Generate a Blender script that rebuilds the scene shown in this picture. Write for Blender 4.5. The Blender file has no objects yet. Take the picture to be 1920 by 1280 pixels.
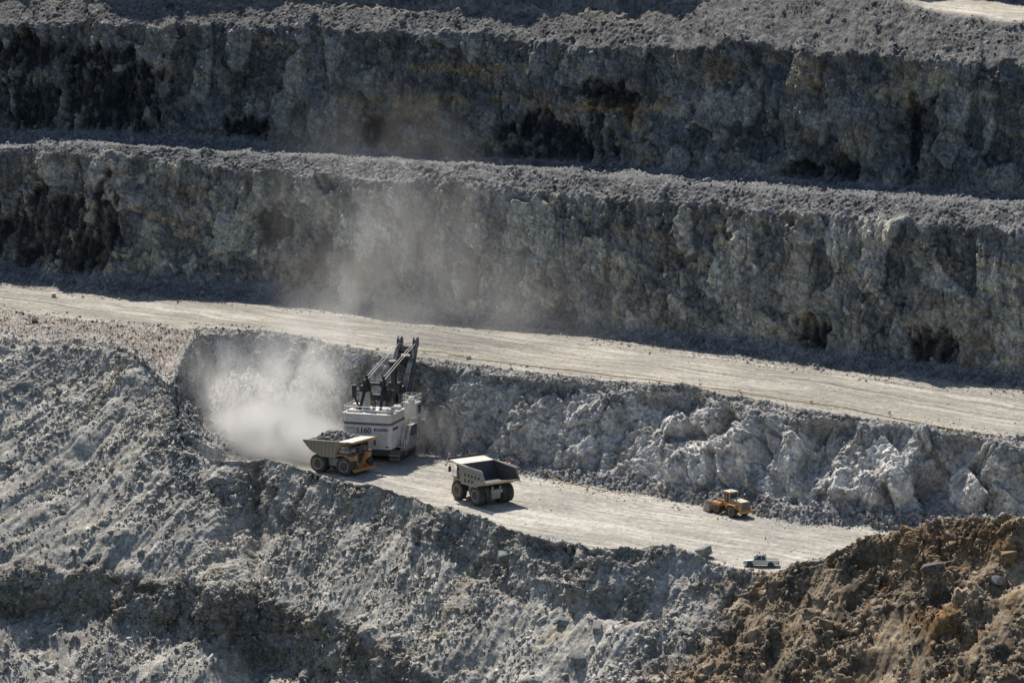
import bpy, bmesh, math, random
import numpy as np
from mathutils import Vector, Matrix, Euler

# ------------------------------------------------------------------ camera, light, exposure
sc = bpy.context.scene
H = 105.0                    # camera height above the pit floor (z = 0)
FPX, PITCH = 6000.0, math.radians(9.0)     # focal length in pixels of a 1920 wide picture
cam_data = bpy.data.cameras.new('camera')
cam_data.sensor_width = 36.0
cam_data.lens = 36.0 * FPX / 1920.0
cam_data.clip_start = 1.0
cam_data.clip_end = 5000.0
cam = bpy.data.objects.new('camera', cam_data)
sc.collection.objects.link(cam)
cam.location = (0, 0, H)
cam.rotation_euler = (math.pi / 2 - PITCH, 0, 0)
sc.camera = cam

SUN_EL, SUN_AZ = math.radians(50.0), math.radians(-20.0)   # azimuth from +Y towards +X: behind the walls, a little left
world = bpy.data.worlds.new('World')
sc.world = world
world.use_nodes = True
wn = world.node_tree
wn.nodes.clear()
sky = wn.nodes.new('ShaderNodeTexSky')
sky.sky_type = 'NISHITA'
sky.sun_disc = False
sky.sun_elevation = SUN_EL
sky.sun_rotation = SUN_AZ
bg = wn.nodes.new('ShaderNodeBackground')
bg.inputs['Strength'].default_value = 0.082
wo = wn.nodes.new('ShaderNodeOutputWorld')
wn.links.new(sky.outputs[0], bg.inputs[0])
wn.links.new(bg.outputs[0], wo.inputs[0])
sun_data = bpy.data.lights.new('sun', 'SUN')
sun_data.energy = 4.5
sun_data.angle = math.radians(0.5)
sun_data.color = (1.0, 0.935, 0.845)
sun = bpy.data.objects.new('sun', sun_data)
sc.collection.objects.link(sun)
sdir = Vector((math.sin(SUN_AZ) * math.cos(SUN_EL), math.cos(SUN_AZ) * math.cos(SUN_EL), math.sin(SUN_EL)))
sun.rotation_euler = sdir.to_track_quat('Z', 'Y').to_euler()
sun.location = (-100, 700, 400)
sc.view_settings.view_transform = 'Standard'
sc.view_settings.look = 'None'
sc.view_settings.exposure = 0.27
sc.view_settings.gamma = 1.0
sc.cycles.max_bounces = 6
sc.cycles.diffuse_bounces = 3
sc.cycles.volume_bounces = 4
sc.cycles.volume_step_rate = 1.0
sc.cycles.use_denoising = True

rng = np.random.default_rng(11)
random.seed(5)
COL = sc.collection
F32 = np.float32

# ------------------------------------------------------------------ noise (vectorised)
def _hash(ix, iy, iz, seed):
    h = (ix.astype(np.uint32) * np.uint32(0x8da6b343)) ^ (iy.astype(np.uint32) * np.uint32(0xd8163841)) ^ \
        (iz.astype(np.uint32) * np.uint32(0xcb1ab31f)) ^ np.uint32((seed * 0x9E3779B1) & 0xffffffff)
    h ^= h >> np.uint32(15); h *= np.uint32(0x2c1b3c6d)
    h ^= h >> np.uint32(12); h *= np.uint32(0x297a2d39)
    h ^= h >> np.uint32(15)
    return h

_G = rng.normal(size=(256, 3)); _G /= np.linalg.norm(_G, axis=1)[:, None]; _G = _G.astype(F32)

def perlin(x, y, z, seed=0):
    x = np.asarray(x, F32); y = np.asarray(y, F32); z = np.asarray(z, F32)
    x, y, z = np.broadcast_arrays(x, y, z)
    fx = np.floor(x); fy = np.floor(y); fz = np.floor(z)
    ix = fx.astype(np.int32); iy = fy.astype(np.int32); iz = fz.astype(np.int32)
    dx = x - fx; dy = y - fy; dz = z - fz
    u = dx * dx * dx * (dx * (dx * 6 - 15) + 10)
    v = dy * dy * dy * (dy * (dy * 6 - 15) + 10)
    w = dz * dz * dz * (dz * (dz * 6 - 15) + 10)
    out = np.zeros(x.shape, F32)
    for a in (0, 1):
        wa = u if a else 1 - u
        for b in (0, 1):
            wb = wa * (v if b else 1 - v)
            for c in (0, 1):
                g = _G[_hash(ix + a, iy + b, iz + c, seed) & np.uint32(255)]
                out += wb * (w if c else 1 - w) * (g[..., 0] * (dx - a) + g[..., 1] * (dy - b) + g[..., 2] * (dz - c))
    return out * 1.6

def fbm(x, y, z, octaves=4, seed=0, gain=0.5, lac=2.03):
    o = 0.0; a = 1.0; f = 1.0
    for k in range(octaves):
        o = o + a * perlin(x * f, y * f, z * f, seed + 17 * k)
        a *= gain; f *= lac
    return o

def facet(x, y, z, seed=0, tilt=1.0):
    """broken-rock cells: every cell is its own tilted plane; returns (height, crack distance, cell random)"""
    x = np.asarray(x, F32); y = np.asarray(y, F32); z = np.asarray(z, F32)
    bx = np.floor(x - 0.5).astype(np.int32); by = np.floor(y - 0.5).astype(np.int32); bz = np.floor(z - 0.5).astype(np.int32)
    f1 = np.full(x.shape, 9.0, F32); f2 = np.full(x.shape, 9.0, F32)
    val = np.zeros(x.shape, F32); rnd = np.zeros(x.shape, F32)
    for a in (0, 1):
        for b in (0, 1):
            for c in (0, 1):
                ix = bx + a; iy = by + b; iz = bz + c
                h = _hash(ix, iy, iz, seed)
                jx = (h & np.uint32(255)).astype(F32) / 255 - 0.5
                jy = ((h >> np.uint32(8)) & np.uint32(255)).astype(F32) / 255 - 0.5
                jz = ((h >> np.uint32(16)) & np.uint32(255)).astype(F32) / 255 - 0.5
                ex = x - (ix + 0.5 + jx * 0.85); ey = y - (iy + 0.5 + jy * 0.85); ez = z - (iz + 0.5 + jz * 0.85)
                d = ex * ex + ey * ey + ez * ez
                r = ((h >> np.uint32(9)) & np.uint32(1023)).astype(F32) / 1023
                g = _G[(h >> np.uint32(20)) & np.uint32(255)]
                vv = (r - 0.5) + tilt * (g[..., 0] * ex + g[..., 1] * ey + g[..., 2] * ez)
                near = d < f1
                f2 = np.where(near, f1, np.minimum(f2, d))
                val = np.where(near, vv, val); rnd = np.where(near, r, rnd)
                f1 = np.where(near, d, f1)
    return val, np.sqrt(f2) - np.sqrt(f1), rnd

def scoop(x, y, z, seed=0, tilt=.7, bowlk=.9):
    """conchoidal breakage: hollows that meet in sharp ridges (lower envelope of tilted bowls), continuous"""
    x = np.asarray(x, F32); y = np.asarray(y, F32); z = np.asarray(z, F32)
    bx = np.floor(x - 0.5).astype(np.int32); by = np.floor(y - 0.5).astype(np.int32); bz = np.floor(z - 0.5).astype(np.int32)
    best = np.full(x.shape, 9.0, F32); rnd = np.zeros(x.shape, F32)
    for a in (0, 1):
        for b in (0, 1):
            for c in (0, 1):
                ix = bx + a; iy = by + b; iz = bz + c
                h = _hash(ix, iy, iz, seed)
                jx = (h & np.uint32(255)).astype(F32) / 255 - 0.5
                jy = ((h >> np.uint32(8)) & np.uint32(255)).astype(F32) / 255 - 0.5
                jz = ((h >> np.uint32(16)) & np.uint32(255)).astype(F32) / 255 - 0.5
                ex = x - (ix + 0.5 + jx * 0.7); ey = y - (iy + 0.5 + jy * 0.7); ez = z - (iz + 0.5 + jz * 0.7)
                r = ((h >> np.uint32(9)) & np.uint32(1023)).astype(F32) / 1023
                g = _G[(h >> np.uint32(20)) & np.uint32(255)]
                vv = .6 * (r - .5) + tilt * (g[..., 0] * ex + g[..., 1] * ey + g[..., 2] * ez) + bowlk * (ex * ex + ey * ey + ez * ez)
                lo = vv < best
                rnd = np.where(lo, r, rnd); best = np.where(lo, vv, best)
    return best - .1, rnd

def sstep(a, b, x):
    t = np.clip((x - a) / (b - a), 0, 1)
    return t * t * (3 - 2 * t)

# ------------------------------------------------------------------ the photograph's rays
CP, SP = math.cos(PITCH), math.sin(PITCH)
def TAN(y):                       # drop per metre of Y for picture row y
    q = (np.asarray(y, float) - 640.0) / FPX
    return (SP + q * CP) / (CP - q * SP)
def slope_m(x, y):                # X per metre of Y
    q = (np.asarray(y, float) - 640.0) / FPX
    return (np.asarray(x, float) - 960.0) / FPX / (CP - q * SP)
def at(x, y, z=0.0):              # world point where the ray meets height z
    Y = (H - z) / TAN(y)
    return Vector((slope_m(x, y) * Y, Y, z))

# ------------------------------------------------------------------ terrain: key lines of the pit
XS = np.arange(-380, 2301, 1.55)
M = (XS - 960.0) / FPX
NC = len(M)
def curve(pts, smooth=6):
    px = np.array([p[0] for p in pts], float); py = np.array([p[1] for p in pts], float)
    def f(x): return np.interp(x, px, py)
    y = np.full(NC, 700.0)
    for _ in range(4):
        q = (y - 640) / FPX
        y = f(960 + M * FPX * (CP - q * SP))
    return gsm(y, smooth)
def gsm(a, s):
    if s <= 0: return a
    k = np.exp(-0.5 * (np.arange(-int(3 * s), int(3 * s) + 1) / s) ** 2); k /= k.sum()
    p = len(k) // 2
    return np.convolve(np.pad(a, p, mode='edge'), k, mode='valid')
def table(pts, smooth=5):
    return gsm(np.interp(XS, [p[0] for p in pts], [p[1] for p in pts]), smooth)

yB = curve([(-400, 672), (0, 652), (130, 650), (210, 656), (280, 696), (312, 730), (322, 742), (332, 800), (345, 832), (400, 857), (465, 864), (490, 856),
            (560, 874), (620, 894), (700, 908), (760, 927), (830, 957), (900, 968), (950, 987), (1000, 1002), (1060, 1010), (1100, 1022),
            (1150, 1027), (1240, 1022), (1310, 1042), (1380, 1066), (1450, 1074), (1490, 1058), (1530, 1036), (1600, 1012), (1690, 1003),
            (1722, 985), (1760, 972), (1850, 968), (1920, 962), (2300, 940)], 3)
zB = table([(-400, 14.4), (312, 14.5), (322, 8), (332, 4), (345, 2), (400, 1.2), (470, .7), (490, 1.4), (700, 1.5), (1100, 1.6), (1240, 2.2), (1310, 1.4),
            (1380, .15), (1450, .15), (1490, 1.5), (1530, 3.6), (1600, 6), (1700, 7.6), (1725, 9.5), (1760, 11.5), (1920, 13.5), (2300, 17)], 3)
KS = .62
dB0 = (H - zB) / TAN(yB)
cB = zB - KS * dB0
sp = (XS > 190) & (XS < 385)
cB = gsm(np.interp(XS, XS[~sp], cB[~sp]), 10)          # the slope runs on unbroken under the spur beside the bowl
nearx = sstep(180, 200, XS) * (1 - sstep(380, 400, XS))
dBs = (H - cB) / (TAN(yB) + KS)
dB = dB0 * (1 - nearx) + dBs * nearx
zB = H - dB * TAN(yB)
lft = 1 - sstep(314, 325, XS)                       # 1 where the cut has not started (left of the bowl)

y2b = curve([(-400, 760), (0, 740), (200, 790), (300, 880), (345, 925), (450, 968), (530, 1000), (610, 985), (700, 965), (800, 1010), (900, 1085),
             (960, 1125), (1050, 1135), (1150, 1165), (1250, 1160), (1350, 1160), (1450, 1150), (1600, 1120), (1750, 1110), (1920, 1090), (2300, 1080)])
k2b = table([(-400, .62), (300, .62), (345, .66), (450, 1.12), (1000, 1.15), (1300, .84), (1500, .72), (2300, .72)], 12)
d2b = (H - zB + k2b * dB) / (TAN(y2b) + k2b); d2bs = (H - cB) / (TAN(y2b) + KS); nb_ = 1 - sstep(360, 430, XS); d2b = d2b * (1 - nb_) + d2bs * nb_; z2b = H - d2b * TAN(y2b)
y2 = curve([(-400, 1085), (0, 1078), (100, 1078), (170, 1066), (250, 1090), (350, 1096), (400, 1112), (520, 1134), (600, 1160), (690, 1190), (760, 1235),
            (850, 1290), (1100, 1400), (2300, 1430)])
k2 = .56
d2 = (H - z2b + k2 * d2b) / (TAN(y2) + k2); z2 = H - d2 * TAN(y2)
y1 = curve([(-400, 1150), (0, 1150), (100, 1158), (200, 1150), (300, 1172), (420, 1200), (520, 1240), (700, 1360), (850, 1400), (1100, 1440), (2300, 1470)])
k1 = 1.75
d1 = (H - z2 + k1 * d2) / (TAN(y1) + k1); z1 = H - d1 * TAN(y1)
y0 = np.full(NC, 1620.0)
d0 = (H - z1 + .5 * d1) / (TAN(y0) + .5); z0 = H - d0 * TAN(y0)

y5 = curve([(-400, 836), (345, 838), (400, 848), (480, 842), (560, 834), (650, 835), (700, 836), (760, 841), (800, 850), (880, 868), (950, 882), (1050, 902),
            (1150, 917), (1250, 932), (1350, 950), (1450, 970), (1550, 981), (1650, 987), (1750, 992), (1920, 1010), (2300, 1050)])
y7 = curve([(-400, 640), (0, 640), (130, 638), (215, 644), (280, 684), (305, 712), (320, 728), (336, 690), (350, 652), (366, 634), (420, 627), (480, 626), (540, 634), (600, 646), (640, 664), (700, 669), (780, 680), (850, 690),
            (950, 706), (1050, 717), (1150, 730), (1200, 738), (1290, 738), (1350, 757), (1400, 772), (1500, 785), (1600, 792), (1700, 802),
            (1800, 815), (1920, 838), (2300, 900)], 3)
z7 = table([(-400, 14.4), (1000, 14.4), (1180, 13.8), (1400, 13.6), (1700, 13.7), (1920, 12.5), (2300, 12)], 5)
pl = sstep(190, 210, XS) * (1 - sstep(348, 372, XS))             # here the rim of the bowl is the edge of the near slope itself
d7 = (H - z7) / TAN(y7) * (1 - pl) + (H - cB) / (TAN(y7) + KS) * pl
z7 = H - d7 * TAN(y7)
y8 = curve([(-400, 560), (0, 580), (150, 602), (330, 617), (420, 615), (550, 628), (640, 650), (800, 671), (1000, 698), (1280, 728), (1400, 746), (1500, 766),
            (1600, 780), (1700, 793), (1800, 805), (1920, 824), (2300, 880)])
z8 = table([(-400, 15), (1400, 15), (1600, 14.6), (1920, 13.0), (2300, 12.5)], 15)
d8 = np.maximum((H - z8) / TAN(y8), d7 + 1.5)
d7 = np.maximum(d7, dB + 1.2 * lft)
bowl = sstep(318, 332, XS) * (1 - sstep(640, 800, XS))
d4r = dB + np.maximum(zB, 0) * (.12 + 1.13 * sstep(350, 420, XS)) + .9
z5r = 4.0 * (1 - sstep(320, 470, XS))
d5r = np.maximum((H - z5r) / TAN(y5), d4r + .8)
h6 = table([(-400, 2), (800, 2.2), (1000, 1.8), (1250, 2.4), (1400, 3.0), (1700, 2.8), (2300, 3)], 15)
zb6 = 8.0 + 1.4 * perlin(XS / 45.0, .5, 3.5, 333) + .8 * perlin(XS / 14.0, .5, 3.5, 334)
d6f = np.minimum(d5r + h6 / .55, d5r + (d7 - d5r) * .5); z6f = z5r + (d6f - d5r) * .55
d6r = bowl * np.maximum(d5r + .5, d7 - np.maximum(z7 - zb6, .5) / 1.7) + (1 - bowl) * d6f
z6r = bowl * np.minimum(zb6, z7 - .5) + (1 - bowl) * z6f
def mixl(r, l): return r * (1 - lft) + l * lft
d4 = mixl(d4r, dB + .25 * (d7 - dB)); z4 = mixl(0 * d4r, zB + .25 * (z7 - zB))
d5 = mixl(d5r, dB + .5 * (d7 - dB)); z5 = mixl(z5r, zB + .5 * (z7 - zB))
d6 = mixl(d6r, dB + .75 * (d7 - dB)); z6 = mixl(z6r, zB + .75 * (z7 - zB))
lft5 = lft

y9 = curve([(-400, 505), (0, 531), (130, 541), (200, 552), (300, 555), (420, 562), (560, 576), (700, 593), (850, 607), (1000, 614), (1100, 626), (1200, 643),
            (1350, 662), (1500, 684), (1650, 701), (1800, 714), (1920, 728), (2300, 775)])
z9 = np.full(NC, 15.3); d9 = (H - z9) / TAN(y9)
y10 = curve([(-400, 485), (0, 500), (200, 515), (350, 512), (500, 527), (640, 555), (760, 570), (900, 584), (1100, 604), (1250, 619), (1350, 626),
             (1500, 645), (1600, 655), (1700, 670), (1800, 685), (1920, 697), (2300, 740)])
d10 = (H - z9 + .53 * d9) / (TAN(y10) + .53); z10 = H - d10 * TAN(y10)
WK = 3.2
y11 = curve([(-400, 290), (30, 282), (75, 290), (200, 290), (300, 300), (450, 318), (600, 332), (700, 338), (800, 348), (900, 354), (1000, 363), (1100, 368), (1200, 375),
             (1300, 383), (1450, 397), (1600, 408), (1750, 422), (1920, 433), (2300, 475)])
rec = 1 - sstep(52, 82, XS)                         # the wall steps back at its left end
d10w = d10 + rec * 5
d11 = (H - z10 + WK * d10w) / (TAN(y11) + WK); z11 = H - d11 * TAN(y11)
y12 = curve([(-400, 285), (30, 278), (75, 272), (200, 270), (300, 278), (400, 285), (550, 292), (700, 300), (800, 305), (900, 308), (1000, 316), (1100, 326), (1200, 332),
             (1300, 346), (1450, 357), (1600, 364), (1750, 374), (1920, 388), (2300, 420)])
d12 = (H - z11 + .55 * d11) / (TAN(y12) + .55); z12 = H - d12 * TAN(y12)
d13 = d12 + 11.5; z13 = z12 + 0.0
y14 = curve([(-400, 228), (0, 238), (150, 242), (300, 250), (500, 262), (700, 279), (850, 288), (1000, 298), (1100, 304), (1250, 312), (1400, 324),
             (1550, 337), (1700, 346), (1920, 364), (2300, 395)])
d14 = (H - z13 + .55 * d13) / (TAN(y14) + .55); z14 = H - d14 * TAN(y14)
y15 = curve([(-400, 48), (0, 48), (150, 42), (300, 46), (450, 46), (600, 52), (700, 62), (850, 58), (1000, 77), (1100, 86), (1200, 92), (1300, 92), (1400, 78),
             (1500, 92), (1600, 98), (1700, 108), (1800, 112), (1920, 124), (2300, 150)])
d15 = (H - z14 + WK * d14) / (TAN(y15) + WK); z15 = H - d15 * TAN(y15)
y16 = curve([(-400, -15), (0, -6), (100, 0), (250, 2), (400, 8), (560, 10), (680, 13), (740, 22), (850, 21), (1000, 20), (1100, 28), (1200, 38), (1235, 22), (1270, 2),
             (1350, -10), (1500, -12), (1640, -8), (1690, 0), (1750, 20), (1850, 35), (1920, 43), (2300, 90)])
d16 = (H - z15 + .50 * d15) / (TAN(y16) + .50); z16 = H - d16 * TAN(y16)
wid = 6.5 + 49.5 * sstep(1560, 1720, XS)
d17 = d16 + wid; z17 = z16 + 0.3
d18 = d17 + 1.0; z18 = z17 + .5
d19 = d18 + 11; z19 = z18 + 30
d20 = d19 + 60; z20 = z19 + 1

KEYS = [(d0, z0), (d1, z1), (d2, z2), (d2b, z2b), (dB, zB), (d4, z4), (d5, z5), (d6, z6), (d7, z7), (d8, z8), (d9, z9), (d10w, z10), (d11, z11), (d12, z12),
        (d13, z13), (d14, z14), (d15, z15), (d16, z16), (d17, z17), (d18, z18), (d19, z19), (d20, z20)]
#        0 bottom   1 toe     2 crest    3 break      4 berm    5 floor   6 toe     7 talus   8 crest   9 road    10 toe    11 talus    12 crest    13 top
#        14 back    15 talus  16 crest   17 top       18 back   19 talus  20 top    21 back
NROW = [62, 92, 100, 150, 14, 84, 26, 112, 56, 92, 26, 150, 34, 12, 22, 150, 40, 22, 8, 30, 6]
WOB = [0, .8, .8, .8, .45, .2, .5, .6, .7, .25, .6, .6, 1.0, .6, .3, .6, 1.0, .6, .3, .5, .5, 0]      # waviness of each line
D = []; Z = []; seg = []; par = []
KD = []; KZ = []
for i, (kd, kz) in enumerate(KEYS):
    n = perlin(XS / 38.0, i * 3.7, 0.5, 70 + i) + .45 * perlin(XS / 15.0, i * 3.7, 2.5, 170 + i)
    damp = (1 - .85 * lft) if i in (5, 6, 7, 8) else 1.0
    rag = (.8 * perlin(XS / 24.0, i * 3.7, 9.5, 570 + i) + .35 * perlin(XS / 13.0, i * 3.7, 6.5, 470 + i)) * (1.15 if i in (12, 16) else .45 if i in (13, 17, 8) else 0) * damp
    KD.append(kd + n * WOB[i] * damp - rag * .4); KZ.append(kz + rag * (1 if i in (12, 16) else .5) * (1 if i != 8 else .6) + .35 * n * WOB[i] * (0.3 if i in (5, 6, 9, 10) else 1) * damp)
spurs = sstep(1050, 1250, XS) * (perlin(XS / 75.0, .5, 7.5, 340) * 4.2 + perlin(XS / 30.0, .5, 7.5, 341) * 1.9 + 2.7)
KD[6] = KD[6] - np.maximum(spurs, 0) * .6; KD[7] = KD[7] - spurs
for i in range(1, len(KD)):
    KD[i] = np.maximum(KD[i], KD[i - 1] + .12)
for i, n in enumerate(NROW):
    for k in range(n):
        t = k / n
        D.append(KD[i] * (1 - t) + KD[i + 1] * t); Z.append(KZ[i] * (1 - t) + KZ[i + 1] * t); seg.append(i); par.append(t)
D.append(KD[-1]); Z.append(KZ[-1]); seg.append(len(NROW) - 1); par.append(1.0)
D = np.array(D); Z = np.array(Z); seg = np.array(seg); par = np.array(par)
NR = len(seg)
# soften the profile a little so that crests and toes are rounded
for _ in range(3):
    D[1:-1] = .25 * D[:-2] + .5 * D[1:-1] + .25 * D[2:]
    Z[1:-1] = .25 * Z[:-2] + .5 * Z[1:-1] + .25 * Z[2:]
P = np.stack([D * M[None, :], D, Z], -1)                    # NR x NC x 3
def normals(P):
    du = np.gradient(P, axis=1); dv = np.gradient(P, axis=0)
    n = np.cross(du, dv); n /= np.linalg.norm(n, axis=-1, keepdims=True) + 1e-9
    return n
# smooth base normals (over ~2 m) for the direction the rock sticks out
N0 = normals(P)
def boxblur(a, r, ax):
    a = np.moveaxis(a, ax, 0)
    pad = np.pad(a, [(r + 1, r)] + [(0, 0)] * (a.ndim - 1), mode='edge')
    c = np.cumsum(pad, axis=0); o = (c[2 * r + 1:] - c[:-2 * r - 1]) / (2 * r + 1)
    return np.moveaxis(o, 0, ax)
for _ in range(2):
    N0 = boxblur(boxblur(N0, 7, 0), 14, 1)
N0 /= np.linalg.norm(N0, axis=-1, keepdims=True) + 1e-9

ST = math.radians(40)
S_ = (P[..., 0] * math.cos(ST) - P[..., 1] * math.sin(ST)).astype(F32)      # along the benches
V_ = (P[..., 0] * math.sin(ST) + P[..., 1] * math.cos(ST)).astype(F32)      # into the wall
Z_ = P[..., 2].astype(F32)
XX = np.broadcast_to(XS[None, :], (NR, NC))
# picture row of every point (used only to know where on the real wall a stain or an outcrop sits)
YQ = (H - P[..., 2]) / P[..., 1]
YI = 640 + FPX * (YQ * CP - SP) / (CP + YQ * SP)
XI = 960 + FPX * P[..., 0] / (P[..., 1] * CP + (H - P[..., 2]) * SP)

def wseg(ids, blur=5):
    w = np.isin(seg, ids).astype(float)
    return gsm(w, blur)[:, None] if blur else w[:, None]
disp = np.zeros((NR, NC), F32)      # along the smooth normal
colr = np.zeros((NR, NC, 3), F32)

def blob(cx, cy, rx, ry, edge=.35, seed=1, rough=.6, sc_=1.0):
    """a stain of its own shape on the rock around one place"""
    e = (np.abs((XI - cx) / rx) ** 3 + np.abs((YI - cy) / ry) ** 3) ** (1 / 3)
    return e
def tone_patch(cx, cy, rx, ry, nz, rough=.75, edge=.28):
    e = blob(cx, cy, rx, ry)
    return 1 - sstep(1 - edge, 1 + edge, e + rough * nz)

def lerp(a, b, t):
    return a * (1 - t[..., None]) + np.asarray(b, F32) * t[..., None]

def rows_of(ids, pad=10):
    r = np.where(np.isin(seg, ids))[0]
    return slice(max(0, r.min() - pad), min(NR, r.max() + pad + 1))

# ---- high rock walls ------------------------------------------------------
def rock_face(ids, seed, amp=1.0, vert=1.0, big=1.0):
    R = rows_of(ids)
    s, v, z = S_[R], V_[R], Z_[R]
    zd = z + .32 * s                                     # dipping strata
    d = big * 1.5 * perlin(s / 17, v / 17, z / 40, seed) + big * .55 * perlin(s / 6, v / 6, z / 13, seed + 1)
    wx = s + .5 * perlin(s / 2.5, v / 2.5, z / 2.5, seed + 2); wz = z + .5 * perlin(s / 2.5, v / 2.5, z / 2.5, seed + 3)
    q1, ra = scoop(wx / 6.5, v / 9.0, (wz + .32 * s) / 9.5, seed + 14, .7, .8); d += 1.15 * q1
    f, c, r = facet(wx / 4.6, v / 9.0, (wz + .32 * s) / 7.5, seed + 4, .6); d += .95 * f
    f2, c2, r2 = facet(wx / 1.7, v / 4, (wz + .3 * s) / 2.4, seed + 5, .9); d += .50 * f2
    f3, c3, r3 = facet(s / .7, v / 1.5, zd / 1.0, seed + 6, 1.0); d += .22 * f3
    d += vert * (.16 * perlin(s / .7, v / .9, z / 9, seed + 7) + .16 * np.abs(perlin(s / 2.3, v / 6, z / 30, seed + 17)) + .8 * perlin(s / 8, v / 20, z / 60, seed + 18))
    d += .22 * perlin(s / 18, v / 18, zd / 1.3, seed + 8)
    d += .10 * fbm(s / .6, v / .6, z / .6, 2, seed + 9)
    d -= .7 * (1 - sstep(0, .05, np.abs(perlin(wx / 4.5, v / 9, z / 34, seed + 50)))) * sstep(-.1, .3, perlin(s / 9, v / 9, z / 12, seed + 51)) + .35 * (1 - sstep(0, .06, np.abs(perlin(wx / 2.0, v / 6, z / 14, seed + 52))))
    d -= .22 * (1 - sstep(0, .06, c)) + .10 * (1 - sstep(0, .08, c2))
    return R, s, v, z, zd, d * amp, (c, c2, c3, r, r2, r3)

def paint_wall(R, s, v, z, zd, cr, seed, base, brown=1.0):
    c, c2, c3, r, r2, r3 = cr
    col = np.broadcast_to(np.asarray(base, F32), s.shape + (3,)).copy()
    n1 = fbm(s / 9, v / 9, zd / 4.5, 4, seed + 30)
    col = lerp(col, np.asarray(base) * np.array([1.5, 1.45, 1.36]), sstep(.05, .7, n1) * .8)
    col = lerp(col, np.asarray(base) * np.array([.58, .62, .68]), sstep(.05, .7, -n1) * .8)
    nb = fbm(s / 16, v / 16, zd / 3.2, 4, seed + 31)
    col = lerp(col, (.225, .182, .13), sstep(.22, .75, nb) * .7 * brown)
    ng = fbm(s / 7, v / 7, z / 7, 3, seed + 32)
    col = lerp(col, (.17, .185, .165), sstep(.3, .8, ng) * .5)
    npale = fbm(s / 4, v / 4, zd / 4, 3, seed + 33)
    col = lerp(col, (.36, .33, .28), sstep(.55, .95, npale + .25 * (r - .5)) * .75)
    col = lerp(col, np.asarray(base) * np.array((1.75, 1.68, 1.55)), sstep(.78, .82, r + .12 * n1) * .6)
    col = lerp(col, np.asarray(base) * np.array((1.65, 1.45, 1.12)), sstep(.76, .8, r2 + .25 * nb) * .45)
    col = lerp(col, np.asarray(base) * np.array((.5, .56, .64)), sstep(.22, .18, r + .1 * n1) * .5)
    streak = fbm(s / .6, v / .6, z / 5, 3, seed + 34, .65)
    fib = fbm((s + .5 * z) / .45, v / .45, (z - .3 * s) / 2.2, 3, seed + 35, .65)
    lam = fbm(s / 5, v / 5, zd / .5, 3, seed + 36, .65)
    col *= np.clip(1 + .15 * streak + .24 * fib + .20 * lam, .3, 2)[..., None]
    col *= (.72 + .40 * r2 + .30 * r3 + .42 * (r - .5) + .25 * perlin(s / 11, v / 11, zd / 7, seed + 40))[..., None]
    return col

for ids, pad_ids, seed, base, brown in (([11], None, 300, (.214, .216, .205), 1.1), ([15], None, 400, (.142, .148, .151), 1.1), ([19], None, 500, (.15, .16, .165), .6)):
    R, s, v, z, zd, d, cr = rock_face(ids, seed)
    w = wseg(ids, 6)[R]
    disp[R] += (d * w).astype(F32)
    col = paint_wall(R, s, v, z, zd, cr, seed, base, brown)
    colr[R] += (col * w[..., None]).astype(F32)

# wet black stains and hollows on the high walls; overhang shade painted black
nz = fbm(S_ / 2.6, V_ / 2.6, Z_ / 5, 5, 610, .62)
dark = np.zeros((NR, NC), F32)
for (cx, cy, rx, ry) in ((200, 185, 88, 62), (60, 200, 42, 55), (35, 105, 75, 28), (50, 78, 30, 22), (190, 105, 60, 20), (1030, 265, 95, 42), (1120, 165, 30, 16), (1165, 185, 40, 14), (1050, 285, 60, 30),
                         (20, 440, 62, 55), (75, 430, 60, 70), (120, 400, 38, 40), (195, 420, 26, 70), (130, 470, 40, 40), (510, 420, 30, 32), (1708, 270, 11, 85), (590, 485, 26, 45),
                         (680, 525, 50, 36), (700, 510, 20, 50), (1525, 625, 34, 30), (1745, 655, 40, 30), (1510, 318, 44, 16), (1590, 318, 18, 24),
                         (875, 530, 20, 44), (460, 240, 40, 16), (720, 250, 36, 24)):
    dark = np.maximum(dark, tone_patch(cx, cy, rx, ry, nz))
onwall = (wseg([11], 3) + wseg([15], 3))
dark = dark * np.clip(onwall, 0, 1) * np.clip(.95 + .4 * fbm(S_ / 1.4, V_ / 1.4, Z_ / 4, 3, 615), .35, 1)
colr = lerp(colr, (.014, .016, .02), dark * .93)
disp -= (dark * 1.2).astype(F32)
# pale and rusty slabs
for (cx, cy, rx, ry, c_) in ((970, 72, 18, 18, (.36, .29, .22)), (1690, 140, 22, 42, (.34, .30, .22)), (1700, 165, 44, 18, (.33, .29, .2)), (1760, 150, 22, 16, (.36, .32, .2)), (1510, 140, 26, 40, (.33, .26, .17)), (1185, 230, 32, 18, (.28, .21, .11)),
                             (760, 215, 60, 20, (.26, .2, .12)), (1340, 130, 26, 20, (.32, .24, .16)), (1440, 100, 12, 14, (.42, .38, .32)), (1600, 270, 40, 26, (.30, .26, .19)), (1500, 560, 90, 40, (.24, .23, .2)), (950, 350, 30, 22, (.25, .28, .29)),
                             (1160, 200, 90, 10, (.3, .2, .1)), (880, 130, 90, 9, (.28, .21, .12)), (800, 190, 160, 8, (.24, .18, .1)), (1500, 480, 14, 40, (.33, .29, .24)), (1500, 590, 12, 34, (.32, .29, .24)), (1800, 600, 90, 22, (.26, .23, .18)), (640, 590, 90, 30, (.3, .29, .26))):
    st = tone_patch(cx, cy, rx, ry, nz, .7, .45) * np.clip(onwall, 0, 1)
    colr = lerp(colr, np.asarray(c_) * np.clip(colr.mean(-1, keepdims=True) / .14, .45, 1.35), st * .62)

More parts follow.
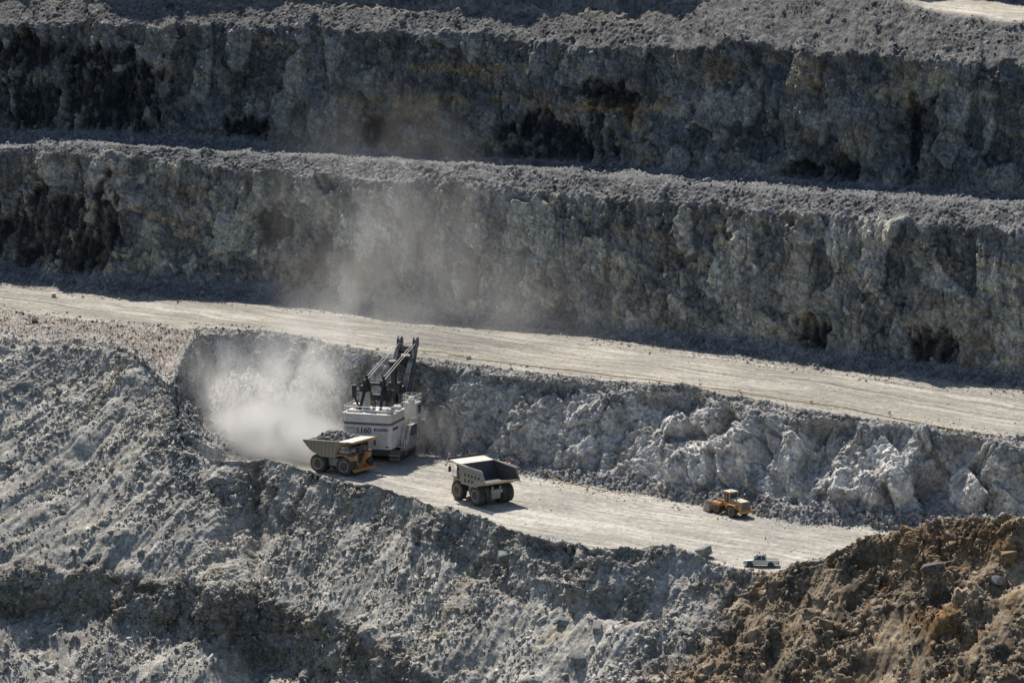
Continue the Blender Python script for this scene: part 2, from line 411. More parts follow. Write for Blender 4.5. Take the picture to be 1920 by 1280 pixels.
# ---- lower rock face behind the pit floor ---------------------------------
ids = [7]
R = rows_of(ids)
s, v, z = S_[R], V_[R], Z_[R]
zd = z + .35 * s
wx = s + .5 * perlin(s / 2, v / 2, z / 2, 702); wz = z + .5 * perlin(s / 2, v / 2, z / 2, 703)
right = sstep(1050, 1300, XX[R]) * 1.0
# big buttresses: gullies cutting obliquely down the face
bt = perlin((s - .55 * z) / 7.5, v / 16, z / 30, 704) + .6 * perlin((s + .5 * z) / 3.8, v / 9, z / 14, 705)
d = (1.0 + 1.9 * right) * bt
q1, ra = scoop((wx - .5 * z) / 6.0, v / 8, (wz + .5 * s) / 8.5, 716, .9, .9); d += (.9 + .7 * right) * q1
q2, rb = scoop(wx / 2.6, v / 3, (wz + .5 * s) / 3.0, 717, .8, .8); d += .32 * q2
f, c, r = facet(wx / 5.4, v / 6.5, (wz + .5 * s) / 6.2, 706, 1.2); d += (1.05 + .55 * right) * f
f2, c2, r2 = facet(wx / 1.5, v / 1.9, (wz - .4 * s) / 1.5, 707, 1.2); d += .46 * f2
f3, c3, r3 = facet(s / .75, v / .75, z / .8, 708, 1.2); d += .26 * f3
d += .12 * fbm(s / .6, v / .6, z / .6, 2, 709)
d -= .25 * (1 - sstep(0, .1, c))
d *= (1 - .45 * bowl[None, :]) * (1 - .9 * lft[None, :])
w = wseg(ids, 5)[R]
disp[R] += (d * w).astype(F32)
n1 = fbm(s / 7, v / 7, (z + .5 * s) / 6, 4, 710)
base = np.broadcast_to(np.array((.42, .405, .38), F32), s.shape + (3,)).copy()
base = lerp(base, (.64, .61, .57), sstep(-.1, .6, n1) * (.25 + .75 * right))
base = lerp(base, (.22, .222, .22), sstep(.1, .7, -n1) * .7)
base = lerp(base, (.68, .65, .60), sstep(.5, .62, r + .25 * n1) * (.2 + .5 * right))
nn = fbm(s / 5, v / 5, z / 5, 3, 711)
base = lerp(base, (.26, .235, .18), sstep(.25, .8, nn) * .6)
base = lerp(base, (.34, .26, .23), sstep(.35, .9, fbm(s / 9, v / 9, z / 5, 3, 712)) * .4)
hz = par[R][:, None] * np.ones_like(s)
base = lerp(base, (.185, .19, .19), sstep(.72, .95, hz + .12 * nn) * .7 * (1 - bowl[None, :]))
base *= (.82 + .3 * r2 + .12 * r3)[..., None]
colr[R] += (base * w[..., None]).astype(F32)

# ---- talus at the wall feet, crest rubble, benches --------------------------
def rubble_zone(ids, seed, base, amp=1.0, blur=4, contrast=1.0, extra=None):
    R = rows_of(ids)
    s, v, z = S_[R], V_[R], Z_[R]
    f, c, r = facet(s / 1.3, v / 1.3, z / 1.3, seed, 1.3)
    f2, c2, r2 = facet(s / .55, v / .55, z / .55, seed + 1, 1.3)
    big = perlin(s / 6, v / 6, z / 6, seed + 2)
    d = amp * (.55 * f * sstep(-.2, .6, big) + .30 * f2 + .5 * big + .12 * perlin(s / .4, v / .4, z / .4, seed + 3))
    w = wseg(ids, blur)[R]
    disp[R] += (d * w).astype(F32)
    b = np.broadcast_to(np.asarray(base, F32), s.shape + (3,)).copy()
    b *= (1 + contrast * (.30 * (r2 - .5) + .22 * (r - .5) + .25 * fbm(s / 3, v / 3, z / 3, 3, seed + 4)))[..., None]
    colr[R] += (b * w[..., None]).astype(F32)
rubble_zone([6], 800, (.30, .295, .285), 1.0)
rubble_zone([10], 810, (.165, .17, .175), .8)
rubble_zone([12], 820, (.178, .176, .173), .6, contrast=1.6)
rubble_zone([13, 14], 830, (.165, .17, .175), .8)
rubble_zone([16], 840, (.145, .144, .141), .65, contrast=1.6)
rubble_zone([18, 20], 850, (.2, .2, .2), .8)
noroad = 1 - sstep(1560, 1680, XX)
# crest of the lower face; left of the bowl this is a wide shelf of loose rock
rubble_zone([8], 860, (.35, .335, .305), .85)
R = rows_of([8])
pk = (wseg([8], 3) * (1 - sstep(300, 460, XX + 60 * perlin(S_ / 4, V_ / 4, 0 * Z_, 865))))[R]
pk = pk * sstep(.02, .4, par[R][:, None] + (seg[R] > 8)[:, None] + .35 * fbm(S_[R] / 4, V_[R] / 4, 0 * Z_[R], 3, 866))
colr[R] = lerp(colr[R], colr[R] * np.array((.97, .90, .86), F32), np.clip(pk, 0, 1))

# ---- pit floor, haul road, top road -----------------------------------------
def floor_zone(ids, seed, base, dark_, blur=3, tracks=1.0, along=None, pale=(.62, .59, .52)):
    R = rows_of(ids, 6)
    s, v, z = S_[R], V_[R], Z_[R]
    v0 = v; v = v + 2.2 * perlin(s / 22, v / 22, 0 * z, seed + 40) + .5 * perlin(s / 7, v / 7, 0 * z, seed + 41)
    a45 = math.radians(23); cs_ = math.cos(a45); sn_ = math.sin(a45)
    cross = fbm((s * cs_ + v * sn_) / 30, (v * cs_ - s * sn_) / .8, 0 * z, 2, seed + 42) * sstep(0, .5, perlin(s / 20, v / 10, 0 * z, seed + 43))
    tr = fbm(s / 45, v / 1.0, 0 * z + 3.3, 3, seed)                       # wheel tracks run along the bench
    tr2 = fbm(s / 30, v / .45, 0 * z + 5.3, 2, seed + 1)
    patch = fbm(s / 13, v / 6, 0 * z + 1.3, 4, seed + 2)
    grit = fbm(s / .7, v / .7, 0 * z + .3, 3, seed + 3)
    d = .10 * patch + tracks * .05 * tr + .035 * grit + .06 * np.maximum(perlin(s / .5, v / .5, z * 0, seed + 5) - .35, 0)
    w = wseg(ids, blur)[R]
    disp[R] += (d * w).astype(F32)
    b = np.broadcast_to(np.asarray(base, F32), s.shape + (3,)).copy()
    b = lerp(b, np.asarray(dark_) * .85, sstep(.15, .7, fbm(s / 5, v / 1.6, 0 * z, 4, seed + 9)) * .7)
    b = lerp(b, dark_, sstep(-.15, .75, patch) * .75)
    b = lerp(b, pale, sstep(.15, .7, -patch + .4 * tr) * .7)
    b *= (1 + tracks * (.24 * tr + .14 * tr2 + .2 * cross) + .22 * grit)[..., None]
    colr[R] += (b * w[..., None]).astype(F32)
floor_zone([4, 5], 900, (.40, .375, .325), (.29, .28, .255), pale=(.50, .475, .42))
floor_zone([9], 910, (.345, .322, .275), (.27, .255, .225), tracks=1.4, pale=(.43, .405, .35))
floor_zone([17], 920, (.44, .40, .33), (.36, .34, .3))
R = rows_of([17], 6)
wn_ = (wseg([17], 3) * noroad)[R]
disp[R] += (wn_ * (.9 * facet(S_[R] / 1.6, V_[R] / 1.6, Z_[R] / 1.6, 921)[0] + .8 * perlin(S_[R] / 5, V_[R] / 5, 0 * Z_[R], 922))).astype(F32)
colr[R] *= (1 - .58 * wn_)[..., None]

# left shelf beside the bowl: loose pinkish rubble instead of floor
shelf = lft5[None, :] * wseg([4, 5, 6, 7], 3)
f, c, r = facet(S_[rows_of([4, 5, 6, 7])] / 1.2, V_[rows_of([4, 5, 6, 7])] / 1.2, Z_[rows_of([4, 5, 6, 7])] / 1.2, 955, 1.2)
R = rows_of([4, 5, 6, 7])
disp[R] += (shelf[R] * (.35 * f + .5 * perlin(S_[R] / 5, V_[R] / 5, Z_[R] / 5, 956))).astype(F32)
shc = np.array((.36, .34, .30), F32) * (1 + .3 * (r - .5) + .3 * fbm(S_[R] / 4, V_[R] / 4, Z_[R], 3, 957))[..., None]
sw = np.clip(shelf[R], 0, 1)
sp_ = np.broadcast_to((sstep(306, 316, XS) * (1 - sstep(322, 334, XS)))[None, :], f.shape)
shc = lerp(shc, (.25, .25, .245), np.clip(sp_ * 1.5, 0, 1)); sw = np.clip(sw + sp_ * .8, 0, 1) * np.clip(wseg([4, 5, 6, 7], 3)[R], 0, 1)
colr[R] = colr[R] * (1 - sw[..., None]) + (shc * sw[..., None]).astype(F32)

# ---- the near slope ----------------------------------------------------------
ids = [0, 1, 2, 3]
R = rows_of(ids, 8)
s, v, z = S_[R], V_[R], Z_[R]
xi = XI[R]; yi = YI[R]
brown = sstep(-60, 90, (xi - 1395) + (yi - 1070) * .85 + 110 * perlin(s / 9, v / 9, z / 9, 1001) + 60 * perlin(s / 3, v / 3, z / 3, 1002))
brown = brown * sstep(1010, 1060, yi + sstep(1500, 1700, xi) * 160)
PATCHN = sstep(-.3, .4, perlin(s / 9, v / 20, z / 20, 1060))
segR = seg[R][:, None] + par[R][:, None]
upper = sstep(2.85, 3.1, segR) * np.ones_like(s)                # the blocky band under the crest
face = (sstep(.85, 1.05, segR) * (1 - sstep(1.95, 2.15, segR))) * np.ones_like(s)      # next rock face down
gull = (.6 + .8 * PATCHN) * perlin(s / 3.4, v / 40, z / 40, 1003) + .6 * perlin(s / 1.5, v / 25, z / 25, 1004) + .35 * perlin(s / .7, v / 14, z / 14, 1014)
big = fbm(s / 11, v / 11, z / 11, 3, 1005)
rock = np.clip(sstep(-.05, .35, big) * upper * (1 - .75 * lft[None, :]) + face + .9 * brown * sstep(-.15, .3, big + .5 * perlin(s / 4, v / 4, z / 4, 1042)) + .35 * sstep(.25, .6, big) * (1 - upper), 0, 1)
f, c, r = facet((s + .6 * perlin(s / 2, v / 2, z / 2, 1006)) / 4.2, v / 4.2, z / 4.0, 1007, 1.15)
f2, c2, r2 = facet(s / 1.7, v / 1.7, z / 1.6, 1008, 1.2)
f3, c3, r3 = facet(s / .72, v / .72, z / .7, 1009, 1.3)
q1, ra = scoop((s + .5 * perlin(s / 2, v / 2, z / 2, 1006)) / 5.2, v / 6, z / 5.0, 1040, .9, .9)
q2, rb = scoop(s / 2.1, v / 2.4, z / 2.0, 1041, .9, .9)
q0, rz_ = scoop(s / 8.5, v / 9, z / 8, 1043, 1.0, .8)
d = rock * (upper * 2.5 * q0 + 1.4 * q1 + .75 * q2 + .8 * f + .42 * f2 + .20 * f3 - .2 * (1 - sstep(0, .08, c))) + 1.25 * big * (1 - .3 * rock)
fine = perlin(s / .38, v / 9, z / 9, 1050)
d += (1 - rock) * (.42 * gull + .12 * fine + .12 * f3 * sstep(-.3, .5, perlin(s / 5, v / 9, z / 9, 1010)) + .10 * f2) + .07 * fbm(s / .5, v / .5, z / .5, 2, 1011)
d += brown * (1.3 * perlin(s / 5, v / 45, z / 45, 1070) + 1.0 * perlin(s / 8, v / 8, z / 8, 1012) + .5 * perlin(s / 3.5, v / 6, z / 6, 1013))
d += face * (1.1 * perlin(s / 6, v / 6, z / 20, 1015) + .5 * perlin(s / 1.4, v / 1.4, z / 8, 1016))
w = wseg(ids, 4)[R]
disp[R] += (d * w).astype(F32)
b = np.broadcast_to(np.array((.415, .395, .35), F32), s.shape + (3,)).copy()
b = lerp(b, (.285, .27, .24), np.clip(.7 * rock + .5 * sstep(.0, .6, fbm(s / 5, v / 14, z / 14, 3, 1020)), 0, .85))
b = b * (1 + (1 - rock) * (.16 * fine + .16 * perlin(s / .9, v / 20, z / 20, 1051) + .12 * perlin(s / 2.2, v / 30, z / 30, 1052)))[..., None]
b = lerp(b, (.36, .31, .21), sstep(.35, .8, fbm(s / 4, v / 20, z / 20, 3, 1021)) * .6 * (1 - rock))
b = lerp(b, (.22, .185, .13), face * sstep(-.2, .5, fbm(s / 6, v / 6, z / 3, 3, 1022)) * .7)
bb = np.broadcast_to(np.array((.245, .188, .125), F32), s.shape + (3,)).copy()
nb = fbm(s / 6, v / 6, z / 6, 4, 1023)
bb = lerp(bb, (.36, .29, .20), sstep(.0, .6, nb) * .8)
bb = lerp(bb, (.10, .085, .065), sstep(.05, .55, -nb) * .8)
bb = bb * (.8 + .4 * r)[..., None]
bb = lerp(bb, (.21, .12, .05), np.clip(sstep(.4, .9, fbm(s / 3.5, v / 3.5, z / 3.5, 3, 1024)) * .8 + tone_patch(1830, 1010, 130, 40, fbm(s / 3, v / 3, z / 3, 3, 1025) if False else nz)[R] * .6 + tone_patch(1770, 1170, 50, 28, nz)[R] * .9, 0, .9))
b = b * (1 - brown[..., None]) + bb * brown[..., None]
b *= (.86 + .22 * r2 + .2 * (r3 - .3) + .16 * fbm(s / .5, v / 2, z / 2, 2, 1026))[..., None]
colr[R] += (b * w[..., None]).astype(F32)

PD = P + N0 * disp[..., None]
PD[0] = P[0]; PD[-1] = P[-1]

# ------------------------------------------------------------------ materials
def nodes(name):
    m = bpy.data.materials.new(name); m.use_nodes = True
    nt = m.node_tree
    return m, nt, nt.nodes['Principled BSDF']

def rock_material(name, attr=True, base=(.3, .3, .3), var=.35, scale=2.2, bump=.6, rough=.95, chip=2.6, chipvar=.26):
    m, nt, b = nodes(name)
    L = nt.links.new
    tc = nt.nodes.new('ShaderNodeNewGeometry')
    n1 = nt.nodes.new('ShaderNodeTexNoise'); n1.inputs['Scale'].default_value = scale; n1.inputs['Detail'].default_value = 5; n1.inputs['Roughness'].default_value = .7
    L(tc.outputs['Position'], n1.inputs['Vector'])
    mr = nt.nodes.new('ShaderNodeMapRange'); mr.inputs[1].default_value = .28; mr.inputs[2].default_value = .72
    mr.inputs[3].default_value = 1 - var; mr.inputs[4].default_value = 1 + var
    L(n1.outputs['Fac'], mr.inputs[0])
    mx = nt.nodes.new('ShaderNodeMix'); mx.data_type = 'RGBA'; mx.blend_type = 'MULTIPLY'; mx.inputs['Factor'].default_value = 1
    if attr:
        at_ = nt.nodes.new('ShaderNodeAttribute'); at_.attribute_name = 'tint'
        L(at_.outputs['Color'], mx.inputs['A'])
    else:
        mx.inputs['A'].default_value = (*base, 1)
    vo = nt.nodes.new('ShaderNodeTexVoronoi'); vo.inputs['Scale'].default_value = chip
    vo2 = nt.nodes.new('ShaderNodeTexVoronoi'); vo2.inputs['Scale'].default_value = chip * .36
    dn = nt.nodes.new('ShaderNodeTexNoise'); dn.inputs['Scale'].default_value = 3.0
    dv = nt.nodes.new('ShaderNodeVectorMath'); dv.operation = 'MULTIPLY_ADD'; dv.inputs[1].default_value = (.5, .5, .5)
    L(tc.outputs['Position'], dn.inputs['Vector']); L(dn.outputs['Color'], dv.inputs[0]); L(tc.outputs['Position'], dv.inputs[2])
    L(dv.outputs[0], vo.inputs['Vector']); L(dv.outputs[0], vo2.inputs['Vector'])
    sx = nt.nodes.new('ShaderNodeSeparateColor'); L(vo.outputs['Color'], sx.inputs[0])
    sx2 = nt.nodes.new('ShaderNodeSeparateColor'); L(vo2.outputs['Color'], sx2.inputs[0])
    c1 = nt.nodes.new('ShaderNodeMapRange'); c1.inputs[3].default_value = 1 - chipvar; c1.inputs[4].default_value = 1 + chipvar; L(sx.outputs[0], c1.inputs[0])
    c2 = nt.nodes.new('ShaderNodeMapRange'); c2.inputs[3].default_value = 1 - chipvar * .7; c2.inputs[4].default_value = 1 + chipvar * .7; L(sx2.outputs[0], c2.inputs[0])
    cm = nt.nodes.new('ShaderNodeMath'); cm.operation = 'MULTIPLY'; L(c1.outputs[0], cm.inputs[0]); L(c2.outputs[0], cm.inputs[1])
    cm2 = nt.nodes.new('ShaderNodeMath'); cm2.operation = 'MULTIPLY'; L(cm.outputs[0], cm2.inputs[0]); L(mr.outputs[0], cm2.inputs[1])
    L(cm2.outputs[0], mx.inputs['B'])
    L(mx.outputs['Result'], b.inputs['Base Color'])
    b.inputs['Roughness'].default_value = rough
    b.inputs['Specular IOR Level'].default_value = .25
    if bump:
        bp = nt.nodes.new('ShaderNodeBump'); bp.inputs['Strength'].default_value = bump; bp.inputs['Distance'].default_value = .25
        hs = nt.nodes.new('ShaderNodeMath'); hs.operation = 'MULTIPLY_ADD'; hs.inputs[1].default_value = .5; L(sx.outputs[1], hs.inputs[0]); L(n1.outputs['Fac'], hs.inputs[2])
        L(hs.outputs[0], bp.inputs['Height']); L(bp.outputs['Normal'], b.inputs['Normal'])
    return m
MROCK = rock_material('broken_rock')
MDIRT = rock_material('crushed_gravel', var=.16, scale=3.0, bump=.25, chip=4.0, chipvar=.13)

def paint(name, col, rough=.5, metal=0.0, dirt=.25, dirt_col=(.36, .33, .28), scale=1.3):
    m, nt, b = nodes(name)
    L = nt.links.new
    tc = nt.nodes.new('ShaderNodeTexCoord')
    n = nt.nodes.new('ShaderNodeTexNoise'); n.inputs['Scale'].default_value = scale; n.inputs['Detail'].default_value = 6; n.inputs['Roughness'].default_value = .65
    L(tc.outputs['Object'], n.inputs['Vector'])
    mr = nt.nodes.new('ShaderNodeMapRange'); mr.inputs[1].default_value = .38; mr.inputs[2].default_value = .72; mr.inputs[4].default_value = min(1, dirt * 2)
    L(n.outputs['Fac'], mr.inputs[0])
    mx = nt.nodes.new('ShaderNodeMix'); mx.data_type = 'RGBA'
    mx.inputs['A'].default_value = (*col, 1); mx.inputs['B'].default_value = (*dirt_col, 1)
    L(mr.outputs[0], mx.inputs['Factor']); L(mx.outputs['Result'], b.inputs['Base Color'])
    b.inputs['Roughness'].default_value = rough; b.inputs['Metallic'].default_value = metal
    return m
MAT = dict(
    yellow=paint('yellow_paint', (.56, .245, .03), .6, dirt=.36, scale=1.8),
    white=paint('white_paint', (.66, .65, .61), .6, dirt=.36, dirt_col=(.46, .41, .33), scale=.9),
    cream=paint('dusty_cream_paint', (.62, .59, .5), .6, dirt=.3),
    tyre=paint('dusty_rubber', (.035, .035, .036), .85, dirt=.35, dirt_col=(.17, .155, .13)),
    rim=paint('dusty_rim', (.30, .27, .2), .7, dirt=.3),
    rimy=paint('yellow_rim', (.42, .22, .05), .6, dirt=.3),
    tray=paint('dusty_tray_steel', (.40, .375, .32), .75, dirt=.4, dirt_col=(.3, .28, .24)),
    tan=paint('tan_tray_steel', (.36, .30, .215), .75, dirt=.35, dirt_col=(.33, .3, .25)),
    liner=paint('worn_tray_liner', (.085, .08, .085), .55, metal=.2, dirt=.25, dirt_col=(.2, .18, .17)),
    lip=paint('worn_yellow_lip', (.42, .30, .13), .6, dirt=.4),
    black=paint('black_steel', (.025, .026, .03), .6, dirt=.2, dirt_col=(.12, .12, .11)),
    dark=paint('dark_steel', (.10, .105, .115), .6, dirt=.3, dirt_col=(.2, .19, .17)),
    boom=paint('blue_grey_steel', (.062, .07, .085), .55, dirt=.3, dirt_col=(.25, .24, .22)),
    grey=paint('grey_steel', (.33, .32, .3), .6, dirt=.3),
    rail=paint('white_rail', (.72, .7, .65), .5, dirt=.15),
    glass=paint('dark_glass', (.02, .03, .035), .12, dirt=.05),
    red=paint('red_paint', (.5, .03, .03), .5, dirt=.1),
    orange=paint('orange_plastic', (.7, .18, .03), .5, dirt=.15),
    purple=paint('purple_stripe', (.115, .05, .10), .5, dirt=.15),
    ink=paint('black_lettering', (.02, .02, .035), .6, dirt=.08),
    navy=paint('navy_lettering', (.03, .03, .09), .6, dirt=.08),
    silver=paint('silver_car_paint', (.46, .48, .49), .32, metal=.25, dirt=.15, dirt_col=(.55, .52, .45)),
    bucket=paint('worn_bucket_steel', (.34, .29, .2), .7, dirt=.4),
    cable=paint('yellow_cable_rubber', (.52, .37, .09), .6, dirt=.3),
    rope=paint('steel_rope', (.45, .44, .42), .5, dirt=.2),
    wood=paint('pale_timber', (.5, .38, .24), .7, dirt=.3),
)

# ------------------------------------------------------------------ objects: helpers
def tag(o, label=None, cat=None, group=None, kind=None):
    if label: o['label'] = label
    if cat: o['category'] = cat
    if group: o['group'] = group
    if kind: o['kind'] = kind
    return o
def mesh_np(name, co, faces, mat, cols=None, smooth=False):
    me = bpy.data.meshes.new(name)
    co = np.ascontiguousarray(co, F32); faces = np.ascontiguousarray(faces, np.int32)
    k = faces.shape[1]
    me.vertices.add(len(co)); me.vertices.foreach_set('co', co.ravel())
    me.loops.add(faces.size); me.loops.foreach_set('vertex_index', faces.ravel())
    me.polygons.add(len(faces)); me.polygons.foreach_set('loop_start', np.arange(0, faces.size, k, dtype=np.int32))
    me.polygons.foreach_set('loop_total', np.full(len(faces), k, np.int32))
    if smooth: me.polygons.foreach_set('use_smooth', np.ones(len(faces), bool))
    me.update(calc_edges=True)
    if cols is not None:
        a = me.attributes.new('tint', 'FLOAT_COLOR', 'POINT')
        c4 = np.ones((len(co), 4), F32); c4[:, :3] = cols
        a.data.foreach_set('color', c4.ravel())
    me.materials.append(mat)
    o = bpy.data.objects.new(name, me); COL.objects.link(o)
    return o

def zone(name, r0, r1, mat, kind='structure'):
    co = PD[r0:r1 + 1].reshape(-1, 3); c = np.clip(colr[r0:r1 + 1].reshape(-1, 3), .008, .75)
    n = r1 - r0 + 1
    idx = np.arange(n * NC, dtype=np.int32).reshape(n, NC)
    f = np.stack([idx[:-1, :-1], idx[:-1, 1:], idx[1:, 1:], idx[1:, :-1]], -1).reshape(-1, 4)
    o = mesh_np(name, co, f, mat, c)
    tag(o, kind=kind)
    return o
def first(k): return int(np.where(seg == k)[0][0])
zone('hillside', 0, first(4), MROCK)
zone('pit_floor', first(4), first(6), MDIRT)
zone('rock_wall', first(6), first(9), MROCK)
zone('haul_road', first(9), first(10), MDIRT)
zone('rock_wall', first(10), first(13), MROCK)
zone('bench', first(13), first(14), MROCK)
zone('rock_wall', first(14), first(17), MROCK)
zone('road', first(17), first(18), MDIRT)
zone('rock_wall', first(18), NR - 1, MROCK)

def surf(X, Y):
    """height of the ground at a world place"""
    j = (X / Y - M[0]) / (M[1] - M[0]); j0 = int(np.clip(math.floor(j), 0, NC - 2))
    col = PD[:, j0]
    k = int(np.argmin(np.abs(col[:, 1] - Y)))
    return float(col[max(0, k - 1):k + 2, 2].mean())

# ------------------------------------------------------------------ loose stones
def rock_template(seed, n=13):
    r = np.random.default_rng(seed)
    bm = bmesh.new()
    for p in r.normal(size=(n, 3)):
        p = p / np.linalg.norm(p) * r.uniform(.7, 1.1) * np.array([1.1, .78, .52])
        bm.verts.new(p)
    bmesh.ops.convex_hull(bm, input=bm.verts)
    for vv in [q for q in bm.verts if not q.link_faces]: bm.verts.remove(vv)
    bmesh.ops.triangulate(bm, faces=bm.faces)
    bm.verts.index_update()
    co = np.array([q.co for q in bm.verts]); fa = np.array([[q.index for q in f.verts] for f in bm.faces])
    bm.free()
    return co, fa
TPL = [rock_template(40 + i, 7 + i % 4) for i in range(24)]
def rand_rot(n):
    q = rng.normal(size=(n, 4)); q /= np.linalg.norm(q, axis=1)[:, None]
    w, x, y, z = q.T
    return np.stack([np.stack([1 - 2 * (y * y + z * z), 2 * (x * y - z * w), 2 * (x * z + y * w)], -1),
                     np.stack([2 * (x * y + z * w), 1 - 2 * (x * x + z * z), 2 * (y * z - x * w)], -1),
                     np.stack([2 * (x * z - y * w), 2 * (y * z + x * w), 1 - 2 * (x * x + y * y)], -1)], 1)
def scatter(name, pos, size, cols, mat):
    n = len(pos); which = rng.integers(0, len(TPL), n); rot = rand_rot(n)
    cs, fs, cc = [], [], []; off = 0
    for t, (co, fa) in enumerate(TPL):
        ii = np.where(which == t)[0]
        if not len(ii): continue
        p = np.einsum('nij,kj->nki', rot[ii], co) * size[ii][:, None, None] + pos[ii][:, None, :]
        cs.append(p.reshape(-1, 3)); k = len(co)
        fs.append((fa[None] + (off + np.arange(len(ii)) * k)[:, None, None]).reshape(-1, 3)); off += len(ii) * k
        cc.append(np.repeat(cols[ii], k, axis=0))
    return mesh_np(name, np.concatenate(cs), np.concatenate(fs), mat, np.concatenate(cc))
def pick(ids, n, weight=None):
    """random places on the ground of some zones, weighted by area"""
    R = np.where(np.isin(seg, ids))[0]
    r0, r1 = R.min(), min(R.max() + 1, NR - 1)
    A = PD[r0:r1 + 1]
    e = np.linalg.norm(np.cross(A[1:, :-1] - A[:-1, :-1], A[:-1, 1:] - A[:-1, :-1]), axis=-1)
    if weight is not None: e = e * weight[r0:r1, :-1]
    p = e.ravel() / e.sum()
    cum = np.cumsum(p); k = np.searchsorted(cum, rng.random(n)); k = np.minimum(k, len(p) - 1)
    i, j = np.divmod(k, e.shape[1])
    a, b = rng.random((2, n))
    pos = A[i, j] + (A[i + 1, j] - A[i, j]) * a[:, None] + (A[i, j + 1] - A[i, j]) * b[:, None]
    return pos, colr[r0 + i, j]
def sizes(n, lo, hi, p=2.6):
    u = rng.random(n)
    return (lo ** (1 - p) + u * (hi ** (1 - p) - lo ** (1 - p))) ** (1 / (1 - p))
PATCH = sstep(-.2, .35, fbm(S_ / 7, V_ / 12, Z_ / 12, 3, 1300))
def stones(name, ids, n, lo, hi, weight=None, tint=(1, 1, 1), gain=(.75, 1.3), p=2.6, mat=MROCK, blend=None, k=.5):
    pos, c = pick(ids, n, weight)
    g = rng.uniform(gain[0], gain[1], n)[:, None]
    if blend is not None: c = c * (1 - k) + np.asarray(blend) * k
    o = scatter(name, pos, sizes(n, lo, hi, p), np.clip(c * g * np.asarray(tint), .01, .7), mat)
    tag(o, kind='stuff')
    return o
TRAIN = .05 + 1.6 * sstep(-.05, .5, perlin(S_ / 3.2, V_ / 45, Z_ / 45, 1330) + .6 * perlin(S_ / 9, V_ / 20, Z_ / 20, 1331) + .35 * perlin(S_ / 1.2, V_ / 30, Z_ / 30, 1332))
WN = np.broadcast_to(.25 + PATCH, (NR, NC))
stones('rubble', [0, 1, 2, 3], 115000, .11, 1.0, TRAIN, blend=(.33, .315, .285), k=.2, p=2.9, gain=(.7, 1.35))
stones('rubble', [0, 1, 2, 3], 9000, .3, 1.3, np.clip(sstep(.0, .5, fbm(S_ / 5, V_ / 16, Z_ / 16, 3, 1310)), .04, 1), blend=(.27, .27, .26), k=.25, p=2.9, gain=(.7, 1.35))
crest = np.ones((NR, NC)); 
spur = np.broadcast_to((sstep(296, 312, XS) * (1 - sstep(345, 380, XS)))[None, :], (NR, NC))
stones('rubble', [3, 4, 5, 6, 7], 7000, .15, .9, np.clip(spur, 0, 1) ** 2, blend=(.25, .255, .25), k=.85, p=2.2)
stones('rubble', [4], 5000, .12, .7, blend=(.25, .255, .25), k=.6)
stones('rubble', [6], 9000, .14, .8, 1 - .9 * lft[None, :] * np.ones((NR, 1)), blend=(.27, .27, .27), k=.5)
stones('rubble', [8], 11000, .13, .6, blend=(.34, .325, .3), k=.4)
stones('rubble', [7], 6000, .15, .8, np.maximum(bowl, lft)[None, :] * np.ones((NR, 1)) + .04)
stones('rubble', [10, 12, 13, 14, 16], 60000, .09, .75, WN * 1.0, gain=(.7, 1.4), p=3.1)
stones('rubble', [10, 12, 14, 16], 3600, .35, 1.4, WN ** 2, gain=(.7, 1.8), p=2.9)
stones('rubble', [5, 9], 4000, .07, .28, gain=(.6, .95), p=3.0)
pr = par[:, None]; s9 = (seg == 9)[:, None]
edge_w = np.where(s9, sstep(.72, 1.0, pr + .12 * fbm(S_ / 6, V_ / 6, 0 * Z_, 3, 1320)) + sstep(.16, .0, pr + .2 * fbm(S_ / 6, V_ / 6, 0 * Z_, 3, 1321)) * (.25 + .75 * (1 - sstep(300, 520, XX))), 0)
stones('rubble', [9], 9000, .09, .6, edge_w, gain=(.7, 1.1), p=2.9)
fl = np.where((seg == 5)[:, None], 1.6 * (1 - sstep(400, 480, XX + 40 * fbm(S_ / 5, V_ / 5, 0 * Z_, 2, 1323))) + sstep(.8, 1.0, pr + .15 * fbm(S_ / 5, V_ / 5, 0 * Z_, 3, 1322)) + .5 * sstep(.1, 0, pr), 0)
stones('rubble', [5], 4200, .09, .6, fl, gain=(.7, 1.1), p=2.9)

